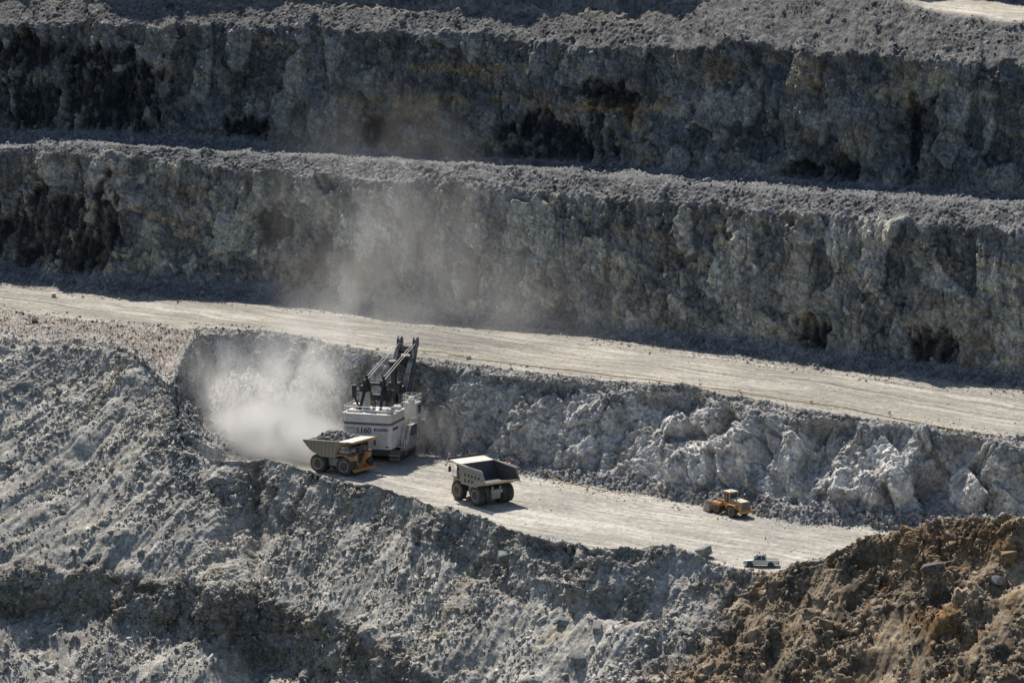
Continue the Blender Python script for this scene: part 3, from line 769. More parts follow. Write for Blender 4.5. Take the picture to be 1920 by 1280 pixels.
# ------------------------------------------------------------------ machines: mesh collector
class MB:
    def __init__(self): self.bm = bmesh.new()
    def hull(self, pts):
        bm2 = bmesh.new()
        for p in pts: bm2.verts.new(p)
        bmesh.ops.convex_hull(bm2, input=bm2.verts)
        self._merge(bm2); return self
    def _merge(self, b2):
        mp = {}
        for v in b2.verts:
            if v.link_faces: mp[v] = self.bm.verts.new(v.co)
        for f in b2.faces:
            try: self.bm.faces.new([mp[v] for v in f.verts])
            except ValueError: pass
        b2.free()
    def box(self, x0, x1, y0, y1, z0, z1, bev=0.0):
        b2 = bmesh.new()
        bmesh.ops.create_cube(b2, size=1)
        for v in b2.verts:
            v.co = Vector(((x0 + x1) / 2 + v.co.x * (x1 - x0), (y0 + y1) / 2 + v.co.y * (y1 - y0), (z0 + z1) / 2 + v.co.z * (z1 - z0)))
        if bev: bmesh.ops.bevel(b2, geom=b2.edges[:], offset=bev, segments=2, affect='EDGES')
        self._merge(b2); return self
    def prism(self, poly, y0, y1, bev=0.0):
        """polygon in (x, z) pushed from y0 to y1"""
        b2 = bmesh.new()
        a = [b2.verts.new((p[0], y0, p[1])) for p in poly]; c = [b2.verts.new((p[0], y1, p[1])) for p in poly]
        b2.faces.new(a); b2.faces.new(c[::-1]); n = len(poly)
        for i in range(n): b2.faces.new((a[i], c[i], c[(i + 1) % n], a[(i + 1) % n]))
        bmesh.ops.recalc_face_normals(b2, faces=b2.faces)
        if bev: bmesh.ops.bevel(b2, geom=b2.edges[:], offset=bev, segments=2, affect='EDGES')
        self._merge(b2); return self
    def tube(self, p0, p1, r, n=8, r1=None):
        p0 = Vector(p0); p1 = Vector(p1); d = p1 - p0
        if d.length < 1e-6: return self
        q = d.to_track_quat('Z', 'Y'); r1 = r if r1 is None else r1
        b2 = bmesh.new()
        ring = []
        for p, rr in ((p0, r), (p1, r1)):
            ring.append([b2.verts.new(p + q @ Vector((rr * math.cos(2 * math.pi * k / n), rr * math.sin(2 * math.pi * k / n), 0))) for k in range(n)])
        for k in range(n): b2.faces.new((ring[0][k], ring[0][(k + 1) % n], ring[1][(k + 1) % n], ring[1][k]))
        b2.faces.new(ring[0][::-1]); b2.faces.new(ring[1])
        self._merge(b2); return self
    def path(self, pts, r, n=6):
        for a, b in zip(pts[:-1], pts[1:]): self.tube(a, b, r, n)
        return self
    def bar(self, p0, p1, w, h):
        p0 = Vector(p0); p1 = Vector(p1); q = (p1 - p0).to_track_quat('X', 'Z'); pts = []
        for p in (p0, p1):
            for a in (-w / 2, w / 2):
                for b in (-h / 2, h / 2): pts.append(p + q @ Vector((0, a, b)))
        return self.hull(pts)
    def ring(self, prof, cx, cy, cz, n=28):
        """lathe about a Y axis: prof = [(y, r)]"""
        b2 = bmesh.new(); rows = []
        for (y, r) in prof:
            rows.append([b2.verts.new((cx + r * math.cos(2 * math.pi * k / n), cy + y, cz + r * math.sin(2 * math.pi * k / n))) for k in range(n)])
        for a, b in zip(rows[:-1], rows[1:]):
            for k in range(n): b2.faces.new((a[k], a[(k + 1) % n], b[(k + 1) % n], b[k]))
        b2.faces.new(rows[0][::-1]); b2.faces.new(rows[-1])
        bmesh.ops.recalc_face_normals(b2, faces=b2.faces)
        self._merge(b2); return self
    def rail(self, pts, h=1.05, r=.035, step=1.6, mid=True):
        """handrail along points (each at deck height)"""
        for a, b in zip(pts[:-1], pts[1:]):
            a = Vector(a); b = Vector(b); L = (b - a).length; n = max(1, int(round(L / step)))
            for k in range(n + 1):
                p = a.lerp(b, k / n); self.tube(p, p + Vector((0, 0, h)), r, 5)
            self.tube(a + Vector((0, 0, h)), b + Vector((0, 0, h)), r, 5)
            if mid: self.tube(a + Vector((0, 0, h * .5)), b + Vector((0, 0, h * .5)), r * .8, 5)
        return self
    def build(self, name, mat, parent=None, smooth=False):
        bmesh.ops.recalc_face_normals(self.bm, faces=self.bm.faces)
        me = bpy.data.meshes.new(name); self.bm.to_mesh(me); self.bm.free()
        me.materials.append(mat if not isinstance(mat, str) else MAT[mat])
        if smooth:
            for p in me.polygons: p.use_smooth = True
        o = bpy.data.objects.new(name, me); COL.objects.link(o)
        if parent: o.parent = parent
        return o

def empty(name, loc, rz, label, cat, group=None, tilt=(0, 0)):
    o = bpy.data.objects.new(name, None); COL.objects.link(o)
    o.empty_display_size = .5
    o.location = loc; o.rotation_euler = (tilt[0], tilt[1], rz)
    return tag(o, label, cat, group)

def lettering(name, text, size, loc, rot, mat, parent, depth=.012, bold=.0):
    cu = bpy.data.curves.new(name, 'FONT'); cu.body = text; cu.size = size; cu.extrude = depth; cu.align_x = 'CENTER'; cu.align_y = 'CENTER'; cu.offset = bold
    t = bpy.data.objects.new(name, cu); COL.objects.link(t)
    dg = bpy.context.evaluated_depsgraph_get(); dg.update()
    me = bpy.data.meshes.new_from_object(t.evaluated_get(dg))
    bpy.data.objects.remove(t); bpy.data.curves.remove(cu)
    me.materials.clear(); me.materials.append(MAT[mat])
    o = bpy.data.objects.new(name, me); COL.objects.link(o)
    o.parent = parent; o.location = loc; o.rotation_euler = rot
    return o

def wheel(parent, x, y, r, w, rim_mat, side, n=30, lug=.05, name='wheel'):
    """tyre with cut lugs, rim as its child; side = +1 / -1 is the outer face"""
    m = MB()
    m.ring([(-w / 2 + .02, r * .60), (-w / 2, r * .66), (-w / 2, r * .84), (-w * .40, r * .955), (-w * .30, r - lug), (w * .30, r - lug), (w * .40, r * .955), (w / 2, r * .84), (w / 2, r * .66), (w / 2 - .02, r * .60)], x, y, r, 36)
    for k in range(n):                                     # tread bars
        a = 2 * math.pi * k / n
        for sgn, da in ((1, 0), (-1, math.pi / n)):
            ca, sa = math.cos(a + da), math.sin(a + da); tx, tz = -sa, ca
            hw = r * math.pi / n * .58
            pts = []
            for yy in (sgn * w * .05, sgn * w * .46):
                for rr in (r * .90 if abs(yy) > w * .3 else r - lug - .01, r if abs(yy) < w * .3 else r * .975):
                    for q in (-hw, hw):
                        pts.append((x + ca * rr + tx * q, y + yy, r + sa * rr + tz * q))
            m.hull(pts)
    t = m.build('tyre', 'tyre', parent)
    rm = MB()
    rm.ring([(side * (w / 2 - .34 * r), r * .12), (side * (w / 2 - .30 * r), r * .30), (side * (w / 2 - .20 * r), r * .40), (side * (w / 2 - .03), r * .50), (side * (w / 2 + .015), r * .60), (side * (w / 2 - .05), r * .64)], x, y, r, 28)
    rm.ring([(side * (w / 2 - .32 * r), r * .26), (side * (w / 2 - .12 * r), r * .24), (side * (w / 2 - .08 * r), r * .15)], x, y, r, 16)
    for k in range(12):
        a = 2 * math.pi * k / 12
        rm.tube((x + math.cos(a) * r * .33, y + side * (w / 2 - .29 * r), r + math.sin(a) * r * .33), (x + math.cos(a) * r * .33, y + side * (w / 2 - .22 * r), r + math.sin(a) * r * .33), r * .03, 6)
    rm.build('rim', rim_mat, t)
    return t

# ------------------------------------------------------------------ haul trucks
def haul_truck(loc, rz, label, loaded):
    T = empty('haul_truck', loc, rz, label, 'haul truck', 'haul trucks on the pit floor')
    body_mat = 'tan' if loaded else 'tray'
    R = 1.58
    for sd in (1, -1):
        wheel(T, 2.75, sd * 2.62, R, 1.08, 'rimy' if not loaded else 'rim', sd)
        wheel(T, -2.6, sd * 2.80, R, 1.02, 'rim', sd)
        wheel(T, -2.6, sd * 1.66, R, 1.02, 'rim', sd)
    m = MB()
    for sd in (1, -1):
        m.prism([(-3.9, 2.0), (-3.9, 2.55), (3.9, 2.45), (4.3, 1.7), (4.3, 1.1), (2.2, 1.2), (-1.0, 1.55)], sd * .75 - .2, sd * .75 + .2)
        m.box(-1.2, .9, sd * 1.55 - .55, sd * 1.55 + .55, 1.25, 2.55, .06)                # tanks beside the frame
        m.tube((-1.6, sd * .55, 1.6), (.9, sd * .95, 3.3), .17, 10)                       # hoist cylinders
        m.tube((2.75, sd * .8, R), (2.75, sd * 2.1, R), .34, 12)
        m.tube((2.3, sd * 1.5, 1.5), (2.2, sd * 1.45, 3.2), .2, 10)
        m.tube((-3.6, sd * .7, 1.9), (-3.9, sd * .75, 3.0), .18, 10)                      # rear struts
    m.box(-4.1, -3.5, -1.1, 1.1, 1.9, 2.5, .05); m.box(-1.0, .4, -.9, .9, 1.3, 2.0, .05)
    m.box(-3.75, -3.45, -.95, .95, .95, 1.9, .08)
    m.build('chassis', 'grey', T)
    m = MB(); m.tube((-2.6, -2.2, R), (-2.6, 2.2, R), .55, 16); m.ring([(-.9, .5), (-.5, .85), (.5, .85), (.9, .5)], -2.75, 0, R, 20); m.tube((-3.5, 0, R), (-1.2, 0, R), .5, 14)
    m.build('rear_axle', 'grey', T)
    # front end
    m = MB(); m.box(3.75, 4.12, -1.0, 1.0, 1.3, 3.35, .03)
    for k in range(7): m.box(4.12, 4.16, -.95, .95, 1.45 + .27 * k, 1.53 + .27 * k)
    m.build('grille', 'black', T)
    m = MB()
    m.box(1.5, 3.75, -1.05, 1.05, 2.4, 3.45, .04)
    for sd in (1, -1):
        m.box(3.65, 4.15, sd * 1.0 - .07, sd * 1.0 + .07, 1.25, 3.45, .02)
        m.hull([(2.6, sd * 1.1, 2.35), (4.0, sd * 1.1, 2.35), (4.05, sd * 1.1, 3.35), (2.6, sd * 1.1, 3.35), (3.55, sd * 2.9, 2.55), (4.0, sd * 2.9, 2.55), (4.05, sd * 2.95, 3.35), (2.6, sd * 2.95, 3.35)])
        m.prism([(.95, 3.0), (1.1, 3.4), (2.0, 3.55), (3.5, 3.55), (3.5, 3.4), (2.1, 3.38), (1.25, 3.2), (1.15, 2.95)], sd * 2.62 - .62, sd * 2.62 + .62)
    m.build('hood', 'yellow', T)
    m = MB(); m.box(1.3, 4.2, -3.1, 3.1, 3.56, 3.68, .02); m.build('deck', 'dark', T)
    m = MB(); m.box(3.9, 4.85, -2.75, 2.75, .95, 1.16, .03); m.box(4.5, 4.9, -2.9, 2.9, .74, .95, .03)
    for sd in (1, -1): m.bar((4.0, sd * .8, 1.1), (3.9, sd * .8, 1.6), .3, .3)
    m.build('bumper', 'yellow', T)
    m = MB()
    for y0 in (-.25, .5):
        m.bar((4.75, -1.1 + y0, 1.2), (4.35, 1.35 + y0, 3.62), .10, .16)
    for k in range(9):
        f = (k + .5) / 9; m.bar((4.75 - .4 * f, -1.35 + 2.45 * f, 1.2 + 2.42 * f), (4.75 - .4 * f, -.6 + 2.45 * f, 1.2 + 2.42 * f), .2, .05)
    m.path([(4.85, -1.3, 2.1), (4.45, 1.1, 4.4)], .035); m.path([(4.85, -.55, 2.1), (4.45, 1.85, 4.4)], .035)
    m.build('stairs', 'yellow', T)
    m = MB(); m.rail([(1.4, -3.05, 3.68), (4.15, -3.05, 3.68), (4.15, .9, 3.68)], 1.05, .03, 1.3); m.build('railing', 'grey', T); m = MB(); m.rail([(4.15, 2.75, 3.68), (4.15, 3.05, 3.68), (1.6, 3.05, 3.68)], 1.05, .03, 1.2)
    m.build('railing', 'grey', T)
    # cab, driver's left
    c = MB()
    c.hull([(1.75, .7, 3.68), (3.55, .7, 3.68), (1.75, 2.55, 3.68), (3.55, 2.55, 3.68), (1.75, .7, 4.5), (3.7, .7, 4.5), (1.75, 2.55, 4.5), (3.7, 2.55, 4.5)])
    c.box(1.7, 3.85, .62, 2.62, 5.38, 5.55, .04)
    for (px, py) in ((1.82, .77), (1.82, 2.48), (3.5, .77), (3.5, 2.48), (2.7, 2.5)):
        c.bar((px + (.1 if px > 3 else 0), py, 4.45), (px, py, 5.42), .1, .1)
    cab = c.build('cab', 'dark', T)
    MB().hull([(1.84, .79, 4.5), (3.58, .79, 4.5), (1.84, 2.46, 4.5), (3.58, 2.46, 4.5), (1.84, .79, 5.38), (3.46, .79, 5.38), (1.84, 2.46, 5.38), (3.46, 2.46, 5.38)]).build('window', 'glass', cab)
    for sd in (1, -1):
        m = MB(); m.bar((4.2, sd * 3.0, 4.4), (4.35, sd * 3.35, 4.75), .05, .05); m.box(4.28, 4.42, sd * 3.4 - .24, sd * 3.4 + .24, 4.35, 5.25, .03)
        m.build('mirror', 'black', T)
        m = MB(); m.ring([(0, .05), (.02, .17), (.14, .17)], 0, 0, 0, 14)
        h = m.build('headlight', 'white', T); h.rotation_euler = (0, 0, math.pi / 2); h.location = (4.22, sd * 1.65, 2.85)
    m = MB(); m.tube((1.9, -2.2, 3.68), (1.9, -2.2, 4.75), .33, 14); m.tube((1.9, -1.3, 3.68), (1.9, -1.3, 4.6), .33, 14); m.box(1.5, 3.2, -2.7, -.4, 3.68, 4.15, .04); m.build('air_cleaner', 'cream' if loaded else 'dark', T)
    m = MB(); m.box(4.2, 4.75, .2, 1.1, 1.18, 1.62, .05); m.box(4.25, 4.7, .25, 1.05, 1.62, 1.72, .03); m.build('tool_box', 'red' if loaded else 'dark', T)
    # tray (dump body): side walls with window pockets or ribs, floor, front wall, canopy
    W = 3.3
    if loaded:
        side = [(-5.45, 5.28), (-5.45, 5.05), (-4.4, 4.05), (-3.7, 3.55), (-1.6, 2.85), (1.0, 2.95), (1.95, 5.65)]
        floor = [(-5.45, 5.03), (-5.45, 5.2), (-4.4, 4.25), (-3.6, 3.75), (-1.6, 3.1), (.95, 3.2), (1.8, 5.6), (2.0, 5.6), (1.1, 2.9), (-1.6, 2.82), (-3.7, 3.5), (-4.4, 4.0)]
    else:
        side = [(-5.55, 3.95), (-4.75, 5.75), (-1.0, 5.95), (1.2, 6.1), (1.95, 6.12), (1.05, 3.0), (-1.7, 3.0), (-3.5, 3.3)]
        floor = [(-5.6, 3.85), (-5.6, 4.02), (-3.5, 3.55), (-1.7, 3.2), (.95, 3.2), (1.8, 6.0), (2.0, 6.0), (1.1, 2.96), (-1.7, 2.94), (-3.5, 3.22)]
    tr = MB()
    tr.prism(floor, -W + .2, W - .2)
    for sd in (1, -1): tr.prism(side, sd * W - .09, sd * W + .09)
    zt = 5.65 if loaded else 6.05
    if loaded:
        for sd in (1, -1):
            for k in range(8):
                x = -4.75 + k * .76
                zb = float(np.interp(x, [-5.45, -4.4, -3.7, -1.6, 1.0], [5.1, 4.1, 3.6, 2.9, 3.0]))
                tr.bar((x, sd * (W + .14), zb), (x + .05, sd * (W + .14), 5.25 + (x + 6.1) * .05), .12, .2)
            tr.bar((-5.45, sd * (W + .06), 5.29), (1.85, sd * (W + .06), 5.68), .34, .2)
    else:
        for sd in (1, -1):
            for z_, x0, x1 in ((5.05, -5.05, 1.5), (4.15, -5.4, 1.2), (3.2, -3.4, 1.0), (5.8, -4.7, 1.8)):
                tr.bar((x0, sd * (W + .13), z_), (x1, sd * (W + .13), z_ + (.12 if z_ > 5 else 0)), .16, .26)
            for k in range(7):
                x = -4.5 + k * .95
                tr.bar((x, sd * (W + .13), 3.35 if x > -3.2 else 3.9), (x, sd * (W + .13), 5.2), .16, .3)
    tray = tr.build('tray', body_mat, T)
    if not loaded:
        m = MB()
        for sd in (1, -1): m.prism([(-5.3, 4.05), (-4.68, 5.6), (1.75, 6.0), (1.0, 3.25), (-1.7, 3.25), (-3.5, 3.58)], sd * (W - .12) - .02, sd * (W - .12) + .02)
        m.prism([(p[0] + (.0 if p[0] < 0 else -.03), p[1] + .035) for p in [(-5.45, 4.02), (-3.5, 3.56), (-1.7, 3.21), (.95, 3.21), (1.72, 5.98), (1.66, 5.98), (.9, 3.26), (-1.7, 3.26), (-3.5, 3.61), (-5.4, 4.06)]], -W + .2, W - .2)
        m.build('tray_liner', 'liner', tray)
        MB().box(-5.66, -5.52, -W - .05, W + .05, 3.78, 4.06, .02).build('tail_lip', 'lip', tray)
        for sd in (1, -1):
            for z_, xs_ in ((4.62, (-4.0, -3.05, -2.1, -1.15, -.2)), (3.75, (-2.1, -1.15, -.2))):
                for x in xs_: MB().box(x - .3, x + .3, sd * (W + .10) - .02, sd * (W + .10) + .02, z_ - .2, z_ + .2).build('side_pocket', 'black', tray)
    m = MB(); m.hull([(1.6, -W, zt), (4.9, -W, zt + .22), (1.6, W, zt), (4.9, W, zt + .22), (1.6, -W, zt - .12), (4.9, -W, zt + .08), (1.6, W, zt - .12), (4.9, W, zt + .08)])
    for k in range(5): m.bar((1.7, -2.6 + 1.3 * k, zt - .2), (4.8, -2.6 + 1.3 * k, zt + .02), .14, .22)
    can = m.build('canopy', 'white', tray)
    m = MB(); m.box(4.86, 5.0, -W - .03, W + .03, zt - .06, zt + (.32 if loaded else .52), .02); m.build('canopy_edge', 'yellow' if loaded else 'black', can)
    for sd in (1, -1): MB().box(3.4, 4.86, sd * (W + .04) - .03, sd * (W + .04) + .03, zt - .02, zt + .2).build('canopy_side', 'orange' if not loaded else 'yellow', can)
    if loaded:
        m = MB(); m.box(4.06, 4.10, -2.75, -2.05, 2.85, 3.25); m.build('emblem_plate', 'black', T)
        lettering('emblem', 'CAT', .38, (4.12, -2.4, 3.04), (math.pi / 2, 0, math.pi / 2), 'white', T, .01, .01)
        m = MB(); m.box(2.9, 3.6, -2.99, -2.96, 2.85, 3.25); m.build('emblem_plate', 'black', T)
        lettering('emblem', 'CAT', .36, (3.25, -3.0, 3.04), (math.pi / 2, 0, 0), 'white', T, .01, .01)
    return T

def place(x, y, it=4):
    """ground point seen at that place of the photograph"""
    p = at(x, y, 0)
    for _ in range(it):
        p = at(x, y, surf(p.x, p.y))
    return p

p = place(641, 883); T1 = haul_truck((p.x, p.y, p.z), math.atan2(-.56, .83), 'yellow haul truck heaped with grey rock beside the white shovel', True)
# heap of broken ore lying in the tray
hn = 900
r1_, r2_ = rng.random((2, hn))
hx = rng.uniform(-5.0, 1.4, hn); hy = rng.uniform(-2.9, 2.9, hn)
hz = 4.55 + .05 * (hx + 6) + 1.75 * np.clip(1 - ((hx + 1.5) / 3.9) ** 2, 0, 1) * np.clip(1 - (hy / 3.2) ** 2, 0, 1) ** .8 + .10 * rng.normal(size=hn)
hz = np.maximum(hz, np.interp(hx, [-5.6, -4.6, -3.6, -1.6, 1.5], [4.95, 4.4, 4.2, 4.2, 4.6]))
g = rng.uniform(.6, 1.35, hn)[:, None]
heap_pos = np.stack([hx, hy, hz], 1)
heap = scatter('ore_heap', heap_pos, sizes(hn, .17, .5, 2.2), np.array((.26, .255, .26)) * g, MROCK)
# body of the heap under the loose pieces
gx, gy = np.meshgrid(np.linspace(-5.2, 1.5, 40), np.linspace(-3.05, 3.05, 30), indexing='ij')
gz = 4.45 + .05 * (gx + 6) + 1.75 * np.clip(1 - ((gx + 1.5) / 3.9) ** 2, 0, 1) * np.clip(1 - (gy / 3.2) ** 2, 0, 1) ** .8
gz = np.maximum(gz, np.interp(gx, [-5.8, -4.6, -3.6, -1.6, 1.5], [5.0, 4.4, 4.2, 4.2, 4.6])) + .15 * perlin(gx * 2, gy * 2, 0, 5)
idx = np.arange(1200).reshape(40, 30)
base_ = mesh_np('ore', np.stack([gx, gy, gz], -1).reshape(-1, 3), np.stack([idx[:-1, :-1], idx[1:, :-1], idx[1:, 1:], idx[:-1, 1:]], -1).reshape(-1, 4), MROCK, np.full((1200, 3), .24))
bm = bmesh.new(); bm.from_mesh(heap.data); bm.from_mesh(base_.data); bm.to_mesh(heap.data); bm.free()
bpy.data.objects.remove(base_)
heap.matrix_world = T1.matrix_basis.copy()
tag(heap, 'heap of broken grey ore filling the tray of the yellow truck', 'ore heap', kind='stuff')

p = place(905, 938); T2 = haul_truck((p.x, p.y, p.z), math.atan2(.82, -.57), 'dusty grey haul truck with empty dark tray seen from behind', False)

# ------------------------------------------------------------------ electric rope shovel
p = place(719, 856)
SH = empty('mining_shovel', (p.x, p.y, p.z), math.radians(73), 'white electric rope shovel with dark boom, numbered 1160', 'mining shovel')
# crawlers
for sd in (1, -1):
    y0, y1 = sd * 3.55 - .95, sd * 3.55 + .95
    outline = [(-4.3, .35), (-3.7, .05), (3.7, .05), (4.5, .5), (4.7, 1.15), (4.3, 1.75), (3.3, 1.95), (-3.6, 1.95), (-4.5, 1.55), (-4.75, .95)]
    fr = MB().prism([(x * .93, .28 + z * .78) for x, z in outline], y0 + .15, y1 - .15).build('crawler', 'dark', SH)
    m = MB(); n = len(outline)
    L = 0; pts = []
    for i in range(n):
        a = Vector((*outline[i], 0)); b = Vector((*outline[(i + 1) % n], 0)); k = max(1, int((b - a).length / .42))
        for q in range(k): pts.append((a.lerp(b, (q + .5) / k), (b - a).normalized()))
    for c, d in pts:
        m.bar((c.x - d.x * .18, (y0 + y1) / 2, c.y - d.y * .18), (c.x + d.x * .18, (y0 + y1) / 2, c.y + d.y * .18), y1 - y0, .13)
    m.build('crawler_track', 'grey', fr)
    for k in range(6): MB().ring([(-.08, .42), (.08, .42)], -3.4 + 1.36 * k, y0 + .12 if sd < 0 else y1 - .12, .72, 14).build('roller', 'black', fr)
MB().box(-1.2, 4.2, -3.6, 3.6, 2.6, 5.2, .1).build('revolving_frame', 'cream', SH)
MB().box(-3.2, 3.2, -2.6, 2.6, .8, 2.0, .1).build('carbody', 'dark', SH)
MB().box(-1.5, -1.0, -4.56, -4.45, .9, 1.3).build('marker_plate', 'yellow', SH)
m = MB(); m.ring([(-.45, 2.9), (.45, 2.9)], 0, 0, 0, 36); rg = m.build('turntable', 'black', SH); rg.rotation_euler = (math.pi / 2, 0, 0); rg.location = (0, 0, 2.4)
# machinery house
hx0, hx1, hw, hz0, hz1 = -8.4, -1.2, 4.25, 2.95, 8.75
def house_poly(o=0.0):
    return [(hx0 - o, -hw + .55 - o * .4), (hx0 + .5 - o * .7, -hw - o), (hx1, -hw - o), (hx1, hw + o), (hx0 + .5 - o * .7, hw + o), (hx0 - o, hw - .55 + o * .4)]
def hprism(mb, poly, z0, z1):
    return mb.hull([(x, y, z) for x, y in poly for z in (z0, z1)])
m = hprism(MB(), house_poly(), hz0, hz1)
for y in (-2.2, .3, 2.6): m.box(hx0 - .025, hx0, y - .03, y + .03, hz0 + .1, 5.9)
for x in (-6.2, -3.6): m.box(x - .03, x + .03, -hw - .025, -hw, hz0 + .1, 5.9); m.box(x - .03, x + .03, hw, hw + .025, hz0 + .1, 5.9)
house = m.build('machinery_house', 'white', SH)
hprism(MB(), house_poly(.03), 7.0, 7.42).build('stripe', 'purple', house)
m = hprism(MB(), house_poly(.22), hz1, hz1 + .14); m.build('roof', 'white', house)
rt = hz1 + .14
m = MB()
m.rail([(hx1, hw, rt), (hx0 + .5, hw, rt), (hx0, hw - .5, rt), (hx0, -hw + .5, rt), (hx0 + .5, -hw, rt), (hx1, -hw, rt)], 1.15, .05, 1.5)
m.build('railing', 'rail', house)
for bx in ((-7.6, -5.4, 1.4, 3.8, rt, rt + .35, .05), (-7.4, -6.0, -3.9, -1.6, rt, rt + .5, .08), (-3.2, -1.4, -3.9, -2.4, rt, rt + .55, .08), (-4.8, -3.2, 2.7, 4.0, rt, rt + .9, .08)): MB().box(*bx).build('roof_vent', 'white', house)
RZ = (math.pi / 2, 0, -math.pi / 2)
lettering('number', '1160', 1.35, (hx0 - .03, .55, 6.05), RZ, 'ink', house, .02, .02)
lettering('lettering', 'BOLIDEN', .62, (hx0 - .03, -2.55, 6.25), RZ, 'navy', house, .02, .02)
lettering('lettering', 'BOLIDEN', .58, (hx0 - .03, 3.0, 6.35), RZ, 'grey', house, .02, .0)
lettering('lettering', 'BOLIDEN', .62, (-6.0, -hw - .03, 6.2), (math.pi / 2, 0, 0), 'navy', house, .02, .02)
MB().box(hx0 - .04, hx0 - .01, -3.9, -3.3, 3.3, 3.52).build('reflector', 'red', house)
# rear tower, winch gear on the roof
m = MB(); m.box(-4.9, -3.4, 1.1, 2.35, rt, 12.0, .06); m.build('lamp_tower', 'white', SH)
m = MB(); m.box(-5.0, -3.3, .9, 2.5, 12.0, 13.0, .08); m.box(-5.2, -3.8, -1.1, .5, 10.7, 11.6, .12); m.tube((-4.5, 3.6, 10.9), (-4.5, 3.6, 13.0), .42, 12)
m.tube((-4.5, 2.4, 12.2), (-4.5, 3.6, 11.9), .15, 8); m.tube((-4.6, 2.7, 9.2), (-4.6, 3.4, 10.9), .2, 8); m.build('cable_reel', 'black', SH)
m = MB()
gt = 13.2
for sd in (1, -1):
    y = sd * 1.5
    m.bar((1.2, sd * 1.9, rt - .2), (-4.1, y, gt), .45, .55); m.bar((-6.8, sd * 1.9, rt - .2), (-4.4, y, gt), .38, .4)
    m.box(-4.8, -3.7, y - .45, y + .45, gt - .3, gt + .7, .08); m.tube((-4.2, y, gt + .6), (-4.1, y, gt + 1.5), .26, 10); m.ring([(-.28, .62), (.28, .62)], -4.2, y, gt + .35, 18)
m.tube((-4.2, -1.8, gt + .1), (-4.2, 1.8, gt + .1), .26, 12); m.box(-4.5, -3.4, -2.4, -1.3, 10.5, 12.5, .1); m.tube((-3.2, -2.3, 10.2), (-3.2, -2.9, 12.2), .3, 10)
m.build('gantry', 'black', SH)
# boom
m = MB()
foot = [(2.4, sd * 1.75, 4.6) for sd in (-1, 1)]
def boom_leg(sd):
    a, b, c = Vector((2.3, sd * 1.75, 4.3)), Vector((8.4, sd * 1.55, 11.4)), Vector((13.0, sd * 1.45, 17.3))
    return a, b, c
for sd in (1, -1):
    a, b, c = boom_leg(sd)
    m.hull([a + Vector((dx, dy, dz)) for dx, dz in ((-.6, .5), (.6, -.5)) for dy in (-.5, .5)] + [b + Vector((dx, dy, dz)) for dx, dz in ((-.85, .72), (.85, -.72)) for dy in (-.55, .55)])
    m.hull([b + Vector((dx, dy, dz)) for dx, dz in ((-.85, .72), (.85, -.72)) for dy in (-.55, .55)] + [c + Vector((dx, dy, dz)) for dx, dz in ((-.45, .4), (.45, -.4)) for dy in (-.3, .3)])
for t in (.08, .3, .72, .97):
    a, b, c = boom_leg(1); pt = a.lerp(c, t); m.box(pt.x - .45, pt.x + .45, -1.4, 1.4, pt.z - .5, pt.z + .35, .05)
m.hull([(2.2, -1.5, 4.5), (2.2, 1.5, 4.5), (6.0, -1.3, 8.3), (6.0, 1.3, 8.3), (2.9, -1.5, 4.0), (2.9, 1.5, 4.0), (6.6, -1.3, 7.8), (6.6, 1.3, 7.8)])
boom = m.build('boom', 'boom', SH)
for sd in (1, -1):
    m = MB(); m.ring([(-.3, .85), (-.3, 1.0), (-.12, .82), (.12, .82), (.3, 1.0), (.3, .85)], 13.2, sd * 1.45, 17.8, 26); m.tube((13.2, sd * 1.45 - .4, 17.8), (13.2, sd * 1.45 + .4, 17.8), .3, 12)
    m.build('sheave', 'boom', boom)
m = MB(); m.box(11.2, 12.6, -1.15, 1.15, 16.55, 16.65); m.box(10.6, 11.6, -1.05, 1.05, 14.2, 15.6, .1); m.tube((12.4, -1.4, 16.2), (12.4, 1.4, 16.2), .3, 12); m.build('boom_platform', 'black', boom)
m = MB(); m.rail([(11.2, -1.1, 16.65), (11.2, 1.1, 16.65), (12.6, 1.1, 16.65)], 1.2, .035, .8); m.build('railing', 'grey', boom)
m = MB()
a, b, c = Vector((3.4, -2.35, 5.4)), Vector((9.4, -2.1, 12.4)), Vector((12.6, -1.95, 16.5))
for q in (-.3, .3): m.tube(a + Vector((q * .5, q * .2, 0)), c + Vector((q * .5, q * .2, 0)), .05, 5)
for k in range(30):
    pt = a.lerp(c, (k + .5) / 30); m.tube(pt + Vector((-.15, -.06, 0)), pt + Vector((.15, .06, 0)), .04, 5)
m.build('ladder', 'grey', boom)
m = MB(); m.tube((5.1, .05, 15.6), (7.6, 0, 3.2), .52, 18); m.tube((5.05, .05, 15.85), (5.2, .05, 15.1), .66, 18); m.build('dipper_handle', 'black', SH)
m = MB(); m.box(5.3, 7.1, -1.15, 1.15, 10.0, 11.9, .15); m.tube((6.2, -1.7, 10.9), (6.2, 1.7, 10.9), .55, 16); m.build('saddle_block', 'black', SH)
m = MB()
dp = [(6.4, .6), (9.0, .25), (9.3, .6), (9.0, 3.3), (6.6, 3.5)]
for sd in (1, -1): m.prism(dp, sd * 1.75 - .1, sd * 1.75 + .1)
m.box(6.4, 6.65, -1.7, 1.7, .7, 3.4); m.hull([(6.4, -1.7, .5), (6.4, 1.7, .5), (9.2, -1.7, .2), (9.2, 1.7, .2), (6.4, -1.7, .75), (6.4, 1.7, .75), (9.2, -1.7, .4), (9.2, 1.7, .4)])
m.box(8.9, 9.15, -1.7, 1.7, .4, 2.6)
for k in range(5): m.hull([(8.9, -1.5 + .75 * k - .14, 3.3), (8.9, -1.5 + .75 * k + .14, 3.3), (9.3, -1.5 + .75 * k - .14, 3.2), (9.3, -1.5 + .75 * k + .14, 3.2), (9.4, -1.5 + .75 * k, 4.1)])
